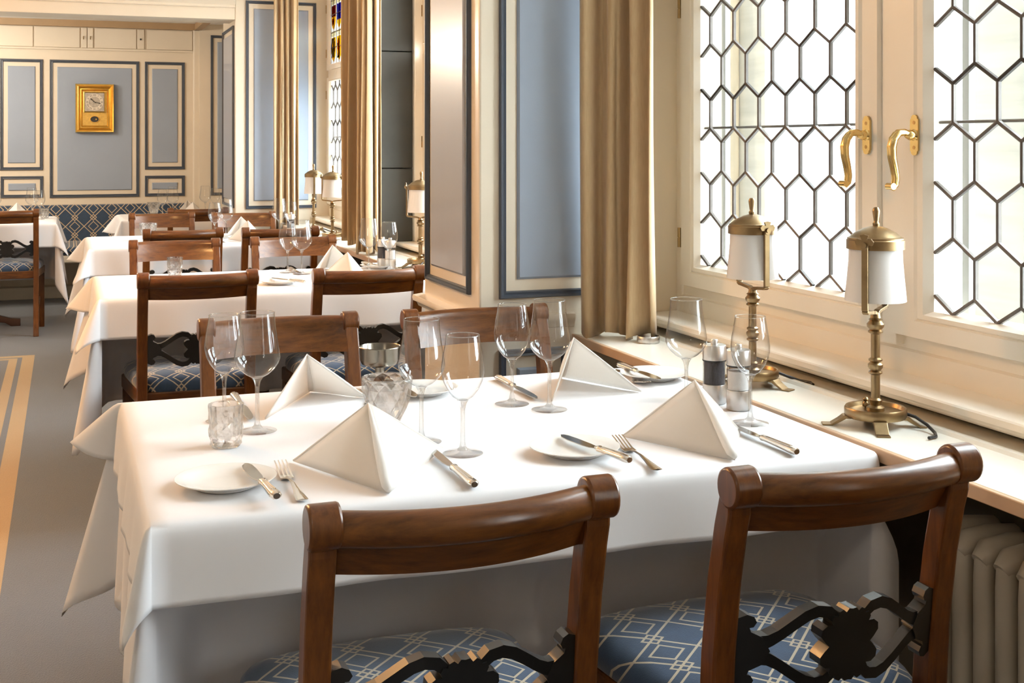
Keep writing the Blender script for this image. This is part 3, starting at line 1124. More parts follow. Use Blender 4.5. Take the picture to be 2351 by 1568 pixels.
def make_chair():
    t = thing('dining_chair', '', 'chair')
    # rear posts with rolled tops
    front = [(-.205, 0), (-.185, .12), (-.172, .28), (-.168, .45), (-.178, .58), (-.196, .69), (-.215, .77), (-.230, .815)]
    back = [(-.247, 0), (-.228, .12), (-.214, .28), (-.209, .45), (-.217, .58), (-.233, .69), (-.249, .76), (-.258, .790)]
    C, R = (-.256, .8285), .0265
    arc = [(C[0] + R * math.cos(a), C[1] + R * math.sin(a)) for a in [math.radians(15 + i * 250 / 16) for i in range(17)]]
    poly = front + arc + back[::-1]
    for sx in (-1, 1):
        mb = MB()
        mb.prism(poly, sx * PH - PW / 2, sx * PH + PW / 2, 'x')
        mb.build('rear_post', M['wood_v'], t, bevel=.004)
        mb = MB()
        circ = [(C[0] + (R + .0015) * math.cos(a), C[1] + (R + .0015) * math.sin(a)) for a in [2 * PI * i / 28 for i in range(28)]]
        mb.prism(circ, sx * PH - PW / 2 - .003, sx * PH + PW / 2 + .003, 'x')
        mb.build('scroll_cap', M['wood_v'], t, smooth=40, bevel=.004)
    # top rail: board with a rounded bead along its top
    sec = [(-.199, .760), (-.214, .79), (-.228, .815)]
    cb_ = (-.250, .824)
    sec += [(cb_[0] + .0225 * math.cos(a), cb_[1] + .0225 * math.sin(a)) for a in [math.radians(10 + i * 235 / 12) for i in range(13)]]
    sec += [(-.2475, .802), (-.236, .785), (-.222, .760)]
    half_w = PH - PW / 2 + .002
    path = [-half_w + 2 * half_w * i / 18 for i in range(19)]
    mb = MB()
    mb.sweep(path, sec, lambda x, q: (x, q[0] + bow(x), q[1]))
    mb.build('top_rail', M['wood_h'], t, smooth=32)
    # carved black splat
    zc = .589
    mb = MB()

    def bend(x, y, z):
        return (x, y + bow(x) * .9 - .195 - (z - zc) * .12, z)
    q = [(0, .052), (.006, .053), (.010, .048), (.015, .052), (.021, .049), (.023, .043), (.029, .044), (.032, .037), (.029, .031), (.038, .031), (.046, .025), (.047, .015), (.040, .006), (.034, 0)]
    ur = q
    lr = [(a, -b) for a, b in reversed(q[:-1])]
    right = ur + lr
    left = [(-a, b) for a, b in reversed(right[1:-1])]
    mb.prism([(a, zc + b) for a, b in right + left], -.013, .013, 'y', bend)
    for sx in (-1, 1):
        for sz in (-1, 1):
            ctl = [(.024, .040), (.036, .050), (.052, .0525), (.068, .047), (.086, .035), (.104, .022), (.118, .014), (.132, .010)]
            wid = [.007, .0085, .0085, .008, .0075, .0075, .0085, .011]
            up_, lo_ = [], []
            for i, (a, b) in enumerate(ctl):
                a0, b0 = ctl[max(0, i - 1)]
                a1, b1 = ctl[min(len(ctl) - 1, i + 1)]
                d = math.hypot(a1 - a0, b1 - b0)
                nx_, nz_ = -(b1 - b0) / d, (a1 - a0) / d
                up_.append((sx * (a + nx_ * wid[i]), zc + sz * (b + nz_ * wid[i])))
                lo_.append((sx * (a - nx_ * wid[i]), zc + sz * (b - nz_ * wid[i])))
            # sharper strap made of short prisms so that it follows the bow
            for i in range(len(ctl) - 1):
                mb.prism([up_[i], up_[i + 1], lo_[i + 1], lo_[i]], -.010, .010, 'y', bend)
        bk = [(.166, .047), (.152, .053), (.143, .050), (.139, .042), (.143, .035), (.148, .034), (.146, .028), (.138, .024), (.130, .020), (.124, .009), (.119, 0)]
        bk = bk + [(a, -b) for a, b in reversed(bk[:-1])]
        mb.prism([(sx * a, zc + b) for a, b in bk], -.013, .013, 'y', bend)
    mb.build('splat', M['black'], t, smooth=35, label='carved black splat')
    # seat rails
    bw, fw, yb, yf = .188, .232, -.185, .218
    mb = MB()
    mb.prism([(-bw, yb), (bw, yb), (fw, yf), (-fw, yf)], .385, .437, 'z')
    mb.build('seat_frame', M['wood_h'], t, bevel=.006)
    # upholstered seat
    out = []
    for i in range(48):
        a = 2 * PI * i / 48
        ca_, sa_ = math.cos(a), math.sin(a)
        e = .30
        ux, uy = math.copysign(abs(ca_) ** e, ca_), math.copysign(abs(sa_) ** e, sa_)
        hw = bw + (fw - bw) * (uy + 1) / 2
        out.append((ux * hw * .99, (yb + yf) / 2 + uy * (yf - yb) / 2 + (.018 * (1 - ux * ux) if uy > 0 else 0)))
    cy = (yb + yf) / 2
    mb = MB()
    rings = [(.985, .434), (1.01, .440), (1.03, .455), (1.02, .470), (.98, .482), (.90, .491), (.75, .498), (.5, .503), (.25, .505)]
    vs, fs = [], []
    for sc_, zz in rings:
        for x, y in out:
            vs.append((x * sc_, cy + (y - cy) * sc_, zz))
    vs.append((0, cy, .506))
    for k in range(len(rings) - 1):
        for i in range(48):
            i2 = (i + 1) % 48
            fs.append((k * 48 + i, k * 48 + i2, (k + 1) * 48 + i2, (k + 1) * 48 + i))
    o_ = (len(rings) - 1) * 48
    for i in range(48):
        fs.append((o_ + i, o_ + (i + 1) % 48, len(vs) - 1))
    fs.append(tuple(range(47, -1, -1)))
    mb.add(vs, fs)
    mb.build('seat', M['seat_fab'], t, smooth=60, label='padded seat in blue fabric with cream lattice')
    for sx in (-1, 1):
        mb = MB()
        mb.prism([(.222, .39), (.224, .30), (.218, .20), (.224, .10), (.242, 0), (.214, 0), (.196, .10), (.186, .20), (.184, .30), (.180, .39)], sx * (fw - .022) - .018, sx * (fw - .022) + .018, 'x')
        mb.build('front_leg', M['wood_v'], t, bevel=.004)
    for sx in (-1, 1):
        mb = MB()
        mb.prism([(-.20, .20), (.20, .20), (.20, .222), (-.20, .222)], sx * .195 - .008, sx * .195 + .008, 'x')
        mb.build('stretcher', M['wood_v'], t, bevel=.003)
    return t


chair = Proto(make_chair)
G = 'mahogany dining chairs with blue seats'
TOPY = .275


def chair_near(cx, ytop, label, rz=0):
    chair.put((cx, ytop + TOPY, 0), rz, label, G)


def chair_far(cx, ytop, label, rz=0):
    chair.put((cx, ytop - TOPY, 0), PI + rz, label, G)


chair_near(.473, 1.440, 'nearest chair on the left, dark mahogany rail seen from behind')
chair_near(1.033, 1.415, 'nearest chair on the right, beside the radiator and the ledge', .0)
chair_far(.514, 3.13, 'chair facing us behind the two left wine glasses of the nearest table', .015)
chair_far(1.030, 3.115, 'chair facing us in front of the cream pillar, behind the nearest table')
chair_near(.427, 4.26, 'dark railed chair at the second table, its patterned seat in full view')
chair_near(1.009, 4.20, 'dark railed chair at the second table beside the pillar')
chair_far(.469, 5.77, 'golden brown chair facing us behind the second table, on the left')
chair_far(1.013, 5.79, 'golden brown chair facing us behind the two glasses of the second table')
chair_near(.571, 6.46, 'dark chair with its back to us at the third table, left one')
chair_near(1.06, 6.40, 'dark chair with its back to us at the third table, right one')
chair_far(.574, 8.03, 'golden brown chair facing us behind the third table, left one')
chair_far(1.07, 7.93, 'golden brown chair facing us behind the third table, near the far pier')
chair_near(.85, 8.52, 'dark chair with its back to us at the farthest table')
chair_near(-.366, 8.72, 'chair at the far left table with its leg bare to the carpet')
chair_near(-.95, 8.72, 'second chair at the far left table, beyond the picture edge')

# ------------------------------------------------------------------ banquette
bq = thing('banquette', 'long blue lattice upholstered bench along the back wall', 'bench', (0, 11.0, 0))
mb = MB()
mb.prism([(-.105, .50), (-.10, .70), (-.085, .765), (-.06, .775), (-.012, .775), (-.012, .40), (-.105, .40)], -3.0, 1.05, 'x')
mb.build('bench_back', M['bench_fab'], bq, bevel=.012, smooth=40)
mb = MB()
mb.prism([(-.10, .405), (-.70, .405), (-.735, .415), (-.745, .44), (-.735, .465), (-.70, .475), (-.10, .475)], -3.0, 1.05, 'x')
mb.build('bench_seat', M['bench_fab'], bq, bevel=.008, smooth=40)
box(-3.0, 1.05, -.73, -.012, .345, .404).build('bench_rail', M['cream'], bq, bevel=.01)
for x in (-2.6, -.95, .7):
    box(x - .03, x + .03, -.60, -.14, 0, .346).build('bench_bracket', M['cream'], bq, bevel=.004)

# ------------------------------------------------------------------ clock
ck = thing('wall_clock', 'gilded rectangular wall clock with silver dial on the blue panel', 'clock', (.235, 10.991, 1.592))
mb = MB()
mb.loops('y', 0, (-.155, .155, -.205, .205), (-.098, .098, -.148, .148), [(0, 0), (0, .05), (.08, .058), (.2, .056), (.26, .047), (.40, .050), (.5, .056), (.6, .050), (.68, .040), (.82, .042), (.9, .036), (1, .030)])
mb.build('gilt_frame', M['gold'], ck, smooth=25, label='gilded moulded frame')
mb = MB().box(-.10, .10, -.030, -.002, -.15, .15)
mb.build('clock_board', M['gold_mat'], ck)
mb = MB().loops('y', -.030, (-.090, .086, -.036, .140), (-.080, .076, -.026, .130), [(0, 0), (.0, .008), (.5, .010), (1, .0)])
mb.build('dial_frame', M['gold'], ck)
dl = MB().box(-.080, .076, -.034, -.029, -.026, .130).build('dial', M['dial'], ck, label='square silvered dial')
mb = MB()
n = 40
vs, fs = [], []
for k in range(n):
    a = 2 * PI * k / n
    for r in (.046, .071):
        for y in (-.034, -.037):
            vs.append((-.002 + r * math.cos(a), y, .052 + r * math.sin(a)))
for k in range(n):
    a, b = k * 4, ((k + 1) % n) * 4
    fs += [(a + 1, b + 1, b + 3, a + 3), (a, a + 1, b + 1, b), (a + 2, b + 2, b + 3, a + 3)]
mb.add(vs, fs).build('chapter_ring', M['ring'], dl)
ROM = ['XII', 'I', 'II', 'III', 'IIII', 'V', 'VI', 'VII', 'VIII', 'IX', 'X', 'XI']
for k, s_ in enumerate(ROM):
    cu = bpy.data.curves.new('numeral', 'FONT')
    cu.body = s_
    cu.size = .021
    cu.align_x = 'CENTER'
    cu.align_y = 'CENTER'
    cu.extrude = .0004
    cu.resolution_u = 2
    cu.materials.append(M['ink'])
    tmp = bpy.data.objects.new('numeral', cu)
    COL.objects.link(tmp)
    me = bpy.data.meshes.new_from_object(tmp.evaluated_get(bpy.context.evaluated_depsgraph_get()))
    bpy.data.objects.remove(tmp)
    o = bpy.data.objects.new('numeral', me)
    COL.objects.link(o)
    o.parent = dl
    a = PI / 2 - k * PI / 6
    o.location = (-.002 + .0585 * math.cos(a), -.0378, .052 + .0585 * math.sin(a))
    o.rotation_euler = Matrix(((1, 0, 0), (0, 1, 0), (0, 0, 1))).to_euler()
    o.rotation_euler = (Matrix.Rotation(PI / 2, 4, 'X') @ Matrix.Rotation(a - PI / 2, 4, 'Z')).to_euler()
for ang, L, w in ((math.radians(138), .046, .0032), (math.radians(-14), .056, .0024)):
    mb = MB()
    d = (math.cos(ang), math.sin(ang))
    P = [(-.012, -w * .6), (L * .6, -w), (L * .75, -w * 1.8), (L, 0), (L * .75, w * 1.8), (L * .6, w), (-.012, w * .6)]
    mb.prism([(-.002 + a * d[0] - b * d[1], .052 + a * d[1] + b * d[0]) for a, b in P], -.041, -.0395, 'y')
    mb.build('clock_hand', M['ink'], dl)
mb = MB()
el = [(.040 * math.cos(2 * PI * k / 32), .030 * math.sin(2 * PI * k / 32)) for k in range(32)]
vs = []
for s_, y in ((1.0, -.030), (.95, -.037), (.85, -.037), (.80, -.030)):
    vs += [(-.001 + a * s_, y, -.094 + b * s_) for a, b in el]
fs = [(k * 32 + i, k * 32 + (i + 1) % 32, (k + 1) * 32 + (i + 1) % 32, (k + 1) * 32 + i) for k in range(3) for i in range(32)]
mb.add(vs, fs).build('oval_bezel', M['gold'], ck, smooth=40)
mb = MB()
mb.prism([(-.001 + a * .82, -.094 + b * .82) for a, b in el], -.0325, -.0300, 'y')
mb.build('pendulum_window', M['ink'], ck, label='black oval pendulum opening')
MB().tube([(.011, -.0345, -.094), (.011, -.0325, -.094)], .0065, 14).build('pendulum_bob', M['gold_mat'], ck)


# ------------------------------------------------------------------ curtains
def curtain(label, pts, z0, z1, folds, seed, flare=.0, pinch=None):
    """pts: polyline (x, y) of the heading; folds run along it"""
    rnd = random.Random(seed)
    P = [Vector((a, b, 0)) for a, b in pts]
    seg = [(P[i + 1] - P[i]).length for i in range(len(P) - 1)]
    Ltot = sum(seg)

    def at(s):
        d = s * Ltot
        for i, l in enumerate(seg):
            if d <= l or i == len(seg) - 1:
                t = d / l
                tan = (P[i + 1] - P[i]).normalized()
                return P[i].lerp(P[i + 1], t), Vector((tan.y, -tan.x, 0))
            d -= l
    n, m = folds * 14, 26
    amp = [rnd.uniform(.7, 1.25) for _ in range(folds * 2 + 2)]
    jit = [rnd.uniform(-.35, .35) for _ in range(folds * 2 + 2)]
    mb = MB()
    for r in range(m + 1):
        v = r / m
        z = z0 + (z1 - z0) * v
        for i in range(n + 1):
            u = i / n
            p, nrm = at(u)
            f = u * folds
            k = int(min(folds * 2 + 1, f * 2))
            a = amp[k] * .028 * (1 + .25 * (1 - v))
            wob = .010 * math.sin(5 * v + jit[k] * 9) * (1 - v)
            s_ = math.sin(2 * PI * f + jit[k] * .5 + .5 * math.sin(3.2 * v + k))
            d = a * math.copysign(abs(s_) ** .75, s_) + wob
            zz = z + (0.012 * math.sin(4 * u * PI + seed) if r == 0 else 0)
            q = p + nrm * d
            if flare:
                q = q + (P[0] - P[-1]).normalized() * flare * (1 - v) * (1 - u)
            mb.v.append((q.x, q.y, zz))
    for r in range(m):
        for i in range(n):
            a = r * (n + 1) + i
            mb.f.append((a, a + 1, a + n + 2, a + n + 1))
    o = mb.build('curtain', M['curtain'], None, smooth=180, solid=.003)
    tag(o, label, 'curtain', 'tan curtains at the windows')
    return o


curtain('tan curtain nearest the camera, hanging beside the leaded casement', [(1.356, 3.14), (1.42, 3.10), (1.472, 3.05), (1.500, 2.985)], .758, 2.36, 3, 3, .0)
curtain('tan curtain in front of the dark stone mullion', [(1.345, 5.82), (1.39, 5.77), (1.435, 5.76)], .765, 2.36, 4, 5)
curtain('darker tan curtain between the stained glass and the stone mullion', [(1.36, 6.28), (1.42, 6.22), (1.51, 6.22)], .775, 2.36, 4, 7)
curtain('farthest tan curtain, on the pier with the tall blue panel', [(1.30, 8.14), (1.38, 8.11), (1.455, 8.10)], .72, 2.36, 4, 9)


# ------------------------------------------------------------------ lamps on the ledge
def make_lamp():
    t = thing('table_lamp', '', 'lamp')
    mb = MB()
    mb.lathe([(0, .018), (.047, .016), (.056, .018), (.058, .022), (.058, .034), (.056, .037), (.053, .036), (.050, .029), (.030, .029), (0, .030)], 40)
    mb.build('base_dish', M['brass'], t, smooth=35)
    for a in [math.radians(27) + k * PI / 2 for k in range(4)]:
        mb = MB()
        P = [(.050, .020), (.064, .020), (.074, .012), (.088, .003), (.104, .003), (.104, 0), (.086, 0), (.070, .008), (.060, .014), (.050, .014)]
        mb.prism([(u - .004, w) for u, w in P], -.0125, .0125, 'y')
        mb.move(Matrix.Rotation(a, 4, 'Z'))
        mb.build('foot', M['brass'], t, bevel=.001)
    mb = MB()
    mb.lathe([(0, .028), (.017, .029), (.017, .036), (.010, .040), (.012, .050), (.0085, .054), (.0085, .098), (.013, .101), (.013, .104), (.0095, .106), (.014, .112), (.014, .118), (.0095, .123), (.013, .125), (.013, .128), (.0085, .131),
              (.0085, .176), (.014, .179), (.014, .182), (.011, .184), (.016, .190), (.0165, .195), (.011, .202), (.014, .204), (.010, .207), (.008, .217), (0, .217)], 24)
    mb.build('column', M['brass'], t, smooth=40)
    MB().lathe([(0, .0), (.006, .002), (.007, .008), (.004, .012), (.006, .016), (.004, .02), (0, .021)], 14, (-.018, -.025, .029)).build('switch', M['brass'], t, smooth=50)
    # fork carrying the shade
    mb = MB()
    A = .0595
    prof = [(0, .213), (.012, .218), (.03, .220), (A - .004, .222), (A, .226), (A, .354)]
    for sx in (-1, 1):
        for i in range(len(prof) - 1):
            (a0, z0), (a1, z1) = prof[i], prof[i + 1]
            d = math.hypot(a1 - a0, z1 - z0)
            nx_, nz_ = -(z1 - z0) / d * .0035, (a1 - a0) / d * .0035
            mb.prism([(sx * (a0 - nx_), z0 - nz_), (sx * (a1 - nx_), z1 - nz_), (sx * (a1 + nx_), z1 + nz_), (sx * (a0 + nx_), z0 + nz_)], -.006, .006, 'y')
    mb.build('fork', M['brass'], t, bevel=.001)
    for sx in (-1, 1):
        mb = MB()
        clo = [(0, .016), (.008, .014), (.005, .006), (.013, .008), (.018, .002), (.015, -.005), (.007, -.004), (.005, -.012), (0, -.014)]
        clo = clo + [(-a, b) for a, b in reversed(clo[1:-1])]
        mb.prism([(a, .354 + b) for a, b in clo], sx * A - .002 + sx * .004, sx * A + .002 + sx * .004, 'x')
        mb.tube([(sx * (A + .004), 0, .350), (sx * (A + .011), 0, .350)], .0055, 12)
        mb.build('clasp', M['brass'], t, smooth=35)
    mb = MB()
    mb.lathe([(.0575, .240), (.0562, .256), (.053, .288), (.0505, .318), (.0500, .342), (.0470, .342), (.0478, .318), (.0503, .288), (.0537, .256), (.0550, .240)], 40, close=True)
    mb.build('lamp_shade', M['milk'], t, smooth=50, label='opal white glass shade')
    mb = MB()
    mb.lathe([(.0505, .339), (.0545, .339), (.0545, .356), (.0525, .358), (.0525, .3605), (.049, .362), (.047, .3635), (.038, .3705), (.022, .3785), (.010, .382), (0, .3825)], 40)
    mb.build('cap', M['brass'], t, smooth=35)
    mb = MB()
    mb.lathe([(0, .380), (.0060, .382), (.0068, .387), (.0045, .390), (.0048, .394), (.0074, .411), (.0066, .414), (.0045, .418), (0, .419)], 16)
    mb.move(Matrix.Translation((-.004, 0, 0)))
    mb.build('finial', M['brass'], t, smooth=45)
    mb = MB()
    mb.tube([(-.02, .050, .026), (-.02, .070, .022), (-.01, .095, .012), (.012, .115, .0045), (.04, .125, .0045), (.06, .118, .0045)], .0032, 8)
    mb.build('cord', M['rubber'], t, smooth=60)
    return t


lamp = Proto(make_lamp)
GL = 'brass table lamps with opal shades on the window ledge'
lamp.put((1.457, 1.954, .75), math.radians(-145), 'nearest brass table lamp, in front of the window handles', GL)
lamp.put((1.445, 2.379, .75), math.radians(-91), 'brass table lamp behind the pepper and salt mills, black cord at its foot', GL)
lamp.put((1.460, 5.153, .75), math.radians(155), 'brass table lamp half hidden by the cream pillar', GL)
lamp.put((1.406, 7.316, .75), math.radians(-97), 'small far brass lamp before the tall blue panel', GL)
lamp.put((1.412, 6.797, .75), math.radians(150), 'small far brass lamp cut by the darker curtain', GL)


# ------------------------------------------------------------------ tableware
def glass_profile(bowl, stem_r, base_r, stem_top):
    return bowl


def make_glass(cat_label, bowlp, z_bowl, base_r):
    t = thing('wine_glass', '', 'glass')
    MB().lathe(bowlp, 40).build('bowl', M['bowl'], t, smooth=180)
    rim_r, rim_z = bowlp[-1]
    ring = [(rim_r + .0009 * math.cos(a), rim_z + .0009 * math.sin(a)) for a in [2 * PI * k / 6 for k in range(6)]]
    MB().lathe(ring, 40, close=True).build('rim', M['stem'], t, smooth=180)
    zb = z_bowl
    MB().lathe([(0, 0.0002), (base_r * .96, 0.0002), (base_r, .0008), (base_r * .96, .0016), (base_r * .6, .0035), (.012, .0065), (.0072, .010)], 36).build('foot', M['foot_glass'], t, smooth=50)
    MB().lathe([(0, .006), (.010, .0066), (.0062, .012), (.0042, .022), (.0038, zb * .6), (.0040, zb - .016), (.0062, zb - .006), (.0105, zb + .001), (.004, zb + .0035), (0, zb + .004)], 32).build('stem', M['stem'], t, smooth=60)
    return t


BIG = [(0, .099), (.010, .1005), (.022, .107), (.033, .117), (.0395, .127), (.0425, .136), (.0425, .142), (.0400, .158), (.0365, .180), (.0338, .200), (.0322, .222)]
SMALL = [(0, .092), (.009, .0932), (.019, .100), (.028, .112), (.0345, .126), (.0375, .140), (.0376, .150), (.0355, .168), (.0322, .186), (.0290, .206)]
big = Proto(lambda: make_glass('red', BIG, .099, .0365))
small = Proto(lambda: make_glass('white', SMALL, .092, .0355))
GG = 'empty stemmed wine glasses on the tables'
TZ = .7513
for kind, x, y, lab in (
    (small, .290, 2.418, 'smaller wine glass at the left rear of the nearest table'),
    (big, .338, 2.312, 'larger angular wine glass beside the votive on the nearest table'),
    (big, .604, 2.125, 'larger wine glass right of the tall crystal beaker'),
    (small, .649, 2.021, 'smaller wine glass in the middle of the nearest table, closest to us'),
    (small, .868, 2.370, 'smaller wine glass before the pillar, over a knife'),
    (big, .921, 2.294, 'larger wine glass touching the rear middle napkin'),
    (big, 1.190, 2.215, 'larger wine glass behind the right napkin, by the pepper mill'),
    (small, 1.240, 2.050, 'smaller wine glass in front of the salt mill'),
    (small, .873, 5.11, 'smaller wine glass of the left pair on the second table'),
    (big, .917, 5.03, 'larger wine glass of the left pair on the second table'),
    (big, 1.205, 5.05, 'larger wine glass of the right pair on the second table, before the curtain'),
    (small, 1.288, 5.035, 'smaller wine glass in front of the mills on the second table'),
    (small, .791, 7.03, 'smaller wine glass of the left pair on the third table'),
    (big, .862, 7.11, 'larger wine glass of the left pair on the third table'),
    (big, 1.156, 7.06, 'larger wine glass of the right pair on the third table'),
    (small, 1.207, 6.97, 'smaller wine glass of the right pair on the third table'),
    (small, .665, 9.22, 'smaller wine glass of the left pair on the farthest table'),
    (big, .742, 9.285, 'larger wine glass of the left pair on the farthest table'),
    (big, .985, 9.38, 'larger wine glass of the right pair on the farthest table'),
    (small, 1.05, 9.32, 'smaller wine glass of the right pair on the farthest table'),
    (big, -.226, 9.38, 'larger wine glass on the far left table, beside its chair'),
    (small, -.172, 9.30, 'smaller wine glass on the far left table, beside its chair'),
    (big, -.47, 9.40, 'wine glass at the far left table, cut by the picture edge')):
    kind.put((x, y, TZ), random.uniform(0, 6), lab, GG)
    (big.o if kind is big else small.o)['category'] = 'glass'


def make_votive():
    t = thing('votive_glass', '', 'glass')
    n = 16
    vs, fs = [], []
    rows = [(.024, 0), (.027, .004), (.0285, .018), (.0295, .032), (.030, .046), (.0305, .060), (.0315, .070), (.0315, .075), (.0265, .075), (.0255, .066), (.0235, .02), (.0, .014)]
    mb = MB()
    for k, (r, z) in enumerate(rows):
        for i in range(n):
            a = 2 * PI * i / n + (PI / n if k in (2, 4) else 0)
            rr = r * (1.0 + (.05 if (i + k) % 2 else -.05) * (1 <= k <= 4))
            vs.append((rr * math.cos(a), rr * math.sin(a), z))
    for k in range(len(rows) - 1):
        for i in range(n):
            i2 = (i + 1) % n
            fs.append((k * n + i, k * n + i2, (k + 1) * n + i2))
            fs.append((k * n + i, (k + 1) * n + i2, (k + 1) * n + i))
    fs.append(tuple(range(n - 1, -1, -1)))
    mb.add(vs, fs)
    mb.build('cut_body', M['crystal'], t)
    return t


votive = Proto(make_votive)
GV = 'cut glass votive holders on the tables'
votive.put((.269, 2.218, TZ), 0, 'cut glass votive on the nearest table, left of the wine glasses', GV)
votive.put((.420, 5.15, TZ), .3, 'cut glass votive on the second table, behind the dark chair rail', GV)
votive.put((-.140, 9.45, TZ), .5, 'cut glass votive on the far left table', GV)


def make_beaker():
    t = thing('crystal_beaker', '', 'glass')
    n = 12
    rows = [(.017, 0), (.019, .004), (.026, .025), (.032, .048), (.0365, .072), (.0395, .096), (.0415, .112), (.0415, .120), (.038, .120), (.0365, .10), (.030, .055), (.020, .022), (.012, .016)]
    vs, fs = [], []
    for k, (r, z) in enumerate(rows):
        for i in range(n):
            a = 2 * PI * (i + .5 * (k % 2)) / n
            q = 1.17 * (1 + (.05 if (i + k // 2) % 2 else -.04) * (0 < k < 6))
            vs.append((r * q * math.cos(a), r * q * math.sin(a), z * .78))
    for k in range(len(rows) - 1):
        for i in range(n):
            i2 = (i + 1) % n
            if k % 2 == 0:
                fs += [(k * n + i, k * n + i2, (k + 1) * n + i), (k * n + i2, (k + 1) * n + i2, (k + 1) * n + i)]
            else:
                fs += [(k * n + i, k * n + i2, (k + 1) * n + i2), (k * n + i, (k + 1) * n + i2, (k + 1) * n + i)]
    fs.append(tuple(range(n - 1, -1, -1)))
    fs.append(tuple((len(rows) - 1) * n + i for i in range(n)))
    MB().add(vs, fs).build('cut_body', M['crystal'], t)
    MB().lathe([(.0480, .0930), (.0492, .0942), (.0480, .0955), (.0458, .0947)], 36, close=True).build('rim', M['stem'], t, smooth=180)
    return t


beaker = Proto(make_beaker)
GB = 'tall diamond cut crystal beakers'
beaker.put((.575, 2.262, TZ), .2, 'tall diamond cut crystal beaker behind the left front napkin', GB)
beaker.put((.434, 7.10, TZ), .4, 'crystal beaker on the third table, half behind a chair', GB)
beaker.put((.628, 9.60, TZ), .1, 'crystal beaker on the farthest table, left of its glasses', GB)


# plates
def make_plate():
    t = thing('side_plate', '', 'plate')
    MB().lathe([(0, .0025), (.040, .0025), (.043, 0), (.047, 0), (.049, .003), (.066, .008), (.0785, .0135), (.0790, .0150), (.0775, .0152), (.065, .0105), (.050, .0065), (.030, .0058), (0, .0058)], 56).build('plate_body', M['porcelain'], t, smooth=40)
    return t


plate = Proto(make_plate)
GP = 'white porcelain side plates'
for x, y, lab in ((.238, 1.962, 'white side plate at the left front place of the nearest table'), (.832, 1.955, 'white side plate at the right front place of the nearest table'),
                  (1.272, 2.52, 'white side plate by the curtain at the rear right of the nearest table'), (.722, 2.54, 'white side plate behind the crystal beaker'),
                  (.775, 4.71, 'white side plate with knife at the front of the second table'), (1.275, 5.17, 'white side plate beside the mills on the second table'),
                  (-.33, 9.10, 'white side plate on the far left table behind the chair rail')):
    plate.put((x, y, TZ), 0, lab, GP)


# cutlery (built lying along +y, handle end at y = 0)
def make_knife(L=.26, butter=False):
    t = thing('butter_knife' if butter else 'table_knife', '', 'knife')
    hl = L * .44
    n = 12
    st = [(0, .0055, .0045), (.004, .0085, .006), (.012, .0095, .0065), (.03, .0085, .006), (hl * .7, .0068, .005), (hl - .008, .0062, .0048), (hl - .004, .0078, .0058), (hl, .0058, .0045), (hl + .006, .0045, .003)]
    vs, fs = [], []
    for y, a, b in st:
        for k in range(n):
            an = 2 * PI * k / n
            vs.append((a * math.cos(an), y, .0066 + b * math.sin(an)))
    for i in range(len(st) - 1):
        for k in range(n):
            k2 = (k + 1) % n
            fs.append((i * n + k, i * n + k2, (i + 1) * n + k2, (i + 1) * n + k))
    fs += [tuple(range(n - 1, -1, -1)), tuple((len(st) - 1) * n + k for k in range(n))]
    mb = MB().add(vs, fs)
    for dx in (-.003, 0, .003):     # reeded handle
        mb.tube([(dx, .02, .0122), (dx * .8, hl * .7, .0112), (dx * .7, hl - .012, .0108)], .0011, 5)
    mb.build('handle', M['silver'], t, smooth=50, label='reeded silver handle')
    w = .0125 if butter else .0100
    bl = [(-.004, hl + .002), (-w * .75, hl + .012), (-w, hl + .03), (-w, L * .82), (-w * .75, L * .93), (-w * .1, L), (w * .35, L * .985), (w * .62, L * .93), (w * .7, L * .8), (w * .6, hl + .03), (.004, hl + .004)]
    mb = MB().prism(bl, .0056, .0072, 'z')
    mb.build('blade', M['blade'], t, bevel=.0005, label='dark reflecting steel blade')
    return t


knife = Proto(lambda: make_knife(.255))
bknife = Proto(lambda: make_knife(.205, True))
GK = 'silver table knives beside the napkins'
knife.put((.600, 1.808, TZ), 0, 'table knife right of the left front napkin', GK)
knife.put((1.186, 1.808, TZ), 0, 'table knife between the right front napkin and the ledge', GK)
knife.put((.336, 2.640, TZ), PI, 'table knife behind the two left wine glasses, handle over the far edge', GK)
knife.put((.926, 2.630, TZ), PI, 'table knife under the rear middle wine glass', GK)
knife.put((.905, 5.24, TZ), PI, 'table knife behind the left glass pair on the second table', GK)
GKB = 'butter knives resting on side plates'
bknife.put((.294, 1.815, TZ + .0105), math.radians(5), 'butter knife resting on the left front side plate', GKB)
bknife.put((.874, 1.822, TZ + .0105), math.radians(11), 'butter knife resting on the right front side plate', GKB)
bknife.put((1.230, 2.625, TZ + .0105), PI + .03, 'butter knife resting on the rear plate near the curtain', GKB)
bknife.put((.85, 4.60, TZ + .0105), math.radians(28), 'butter knife resting on the front plate of the second table', GKB)
bknife.put((1.225, 5.26, TZ + .0105), PI + .25, 'butter knife resting on the plate beside the mills, second table', GKB)
bknife.put((.668, 2.635, TZ + .0105), PI + .05, 'butter knife on the plate behind the crystal beaker', GKB)


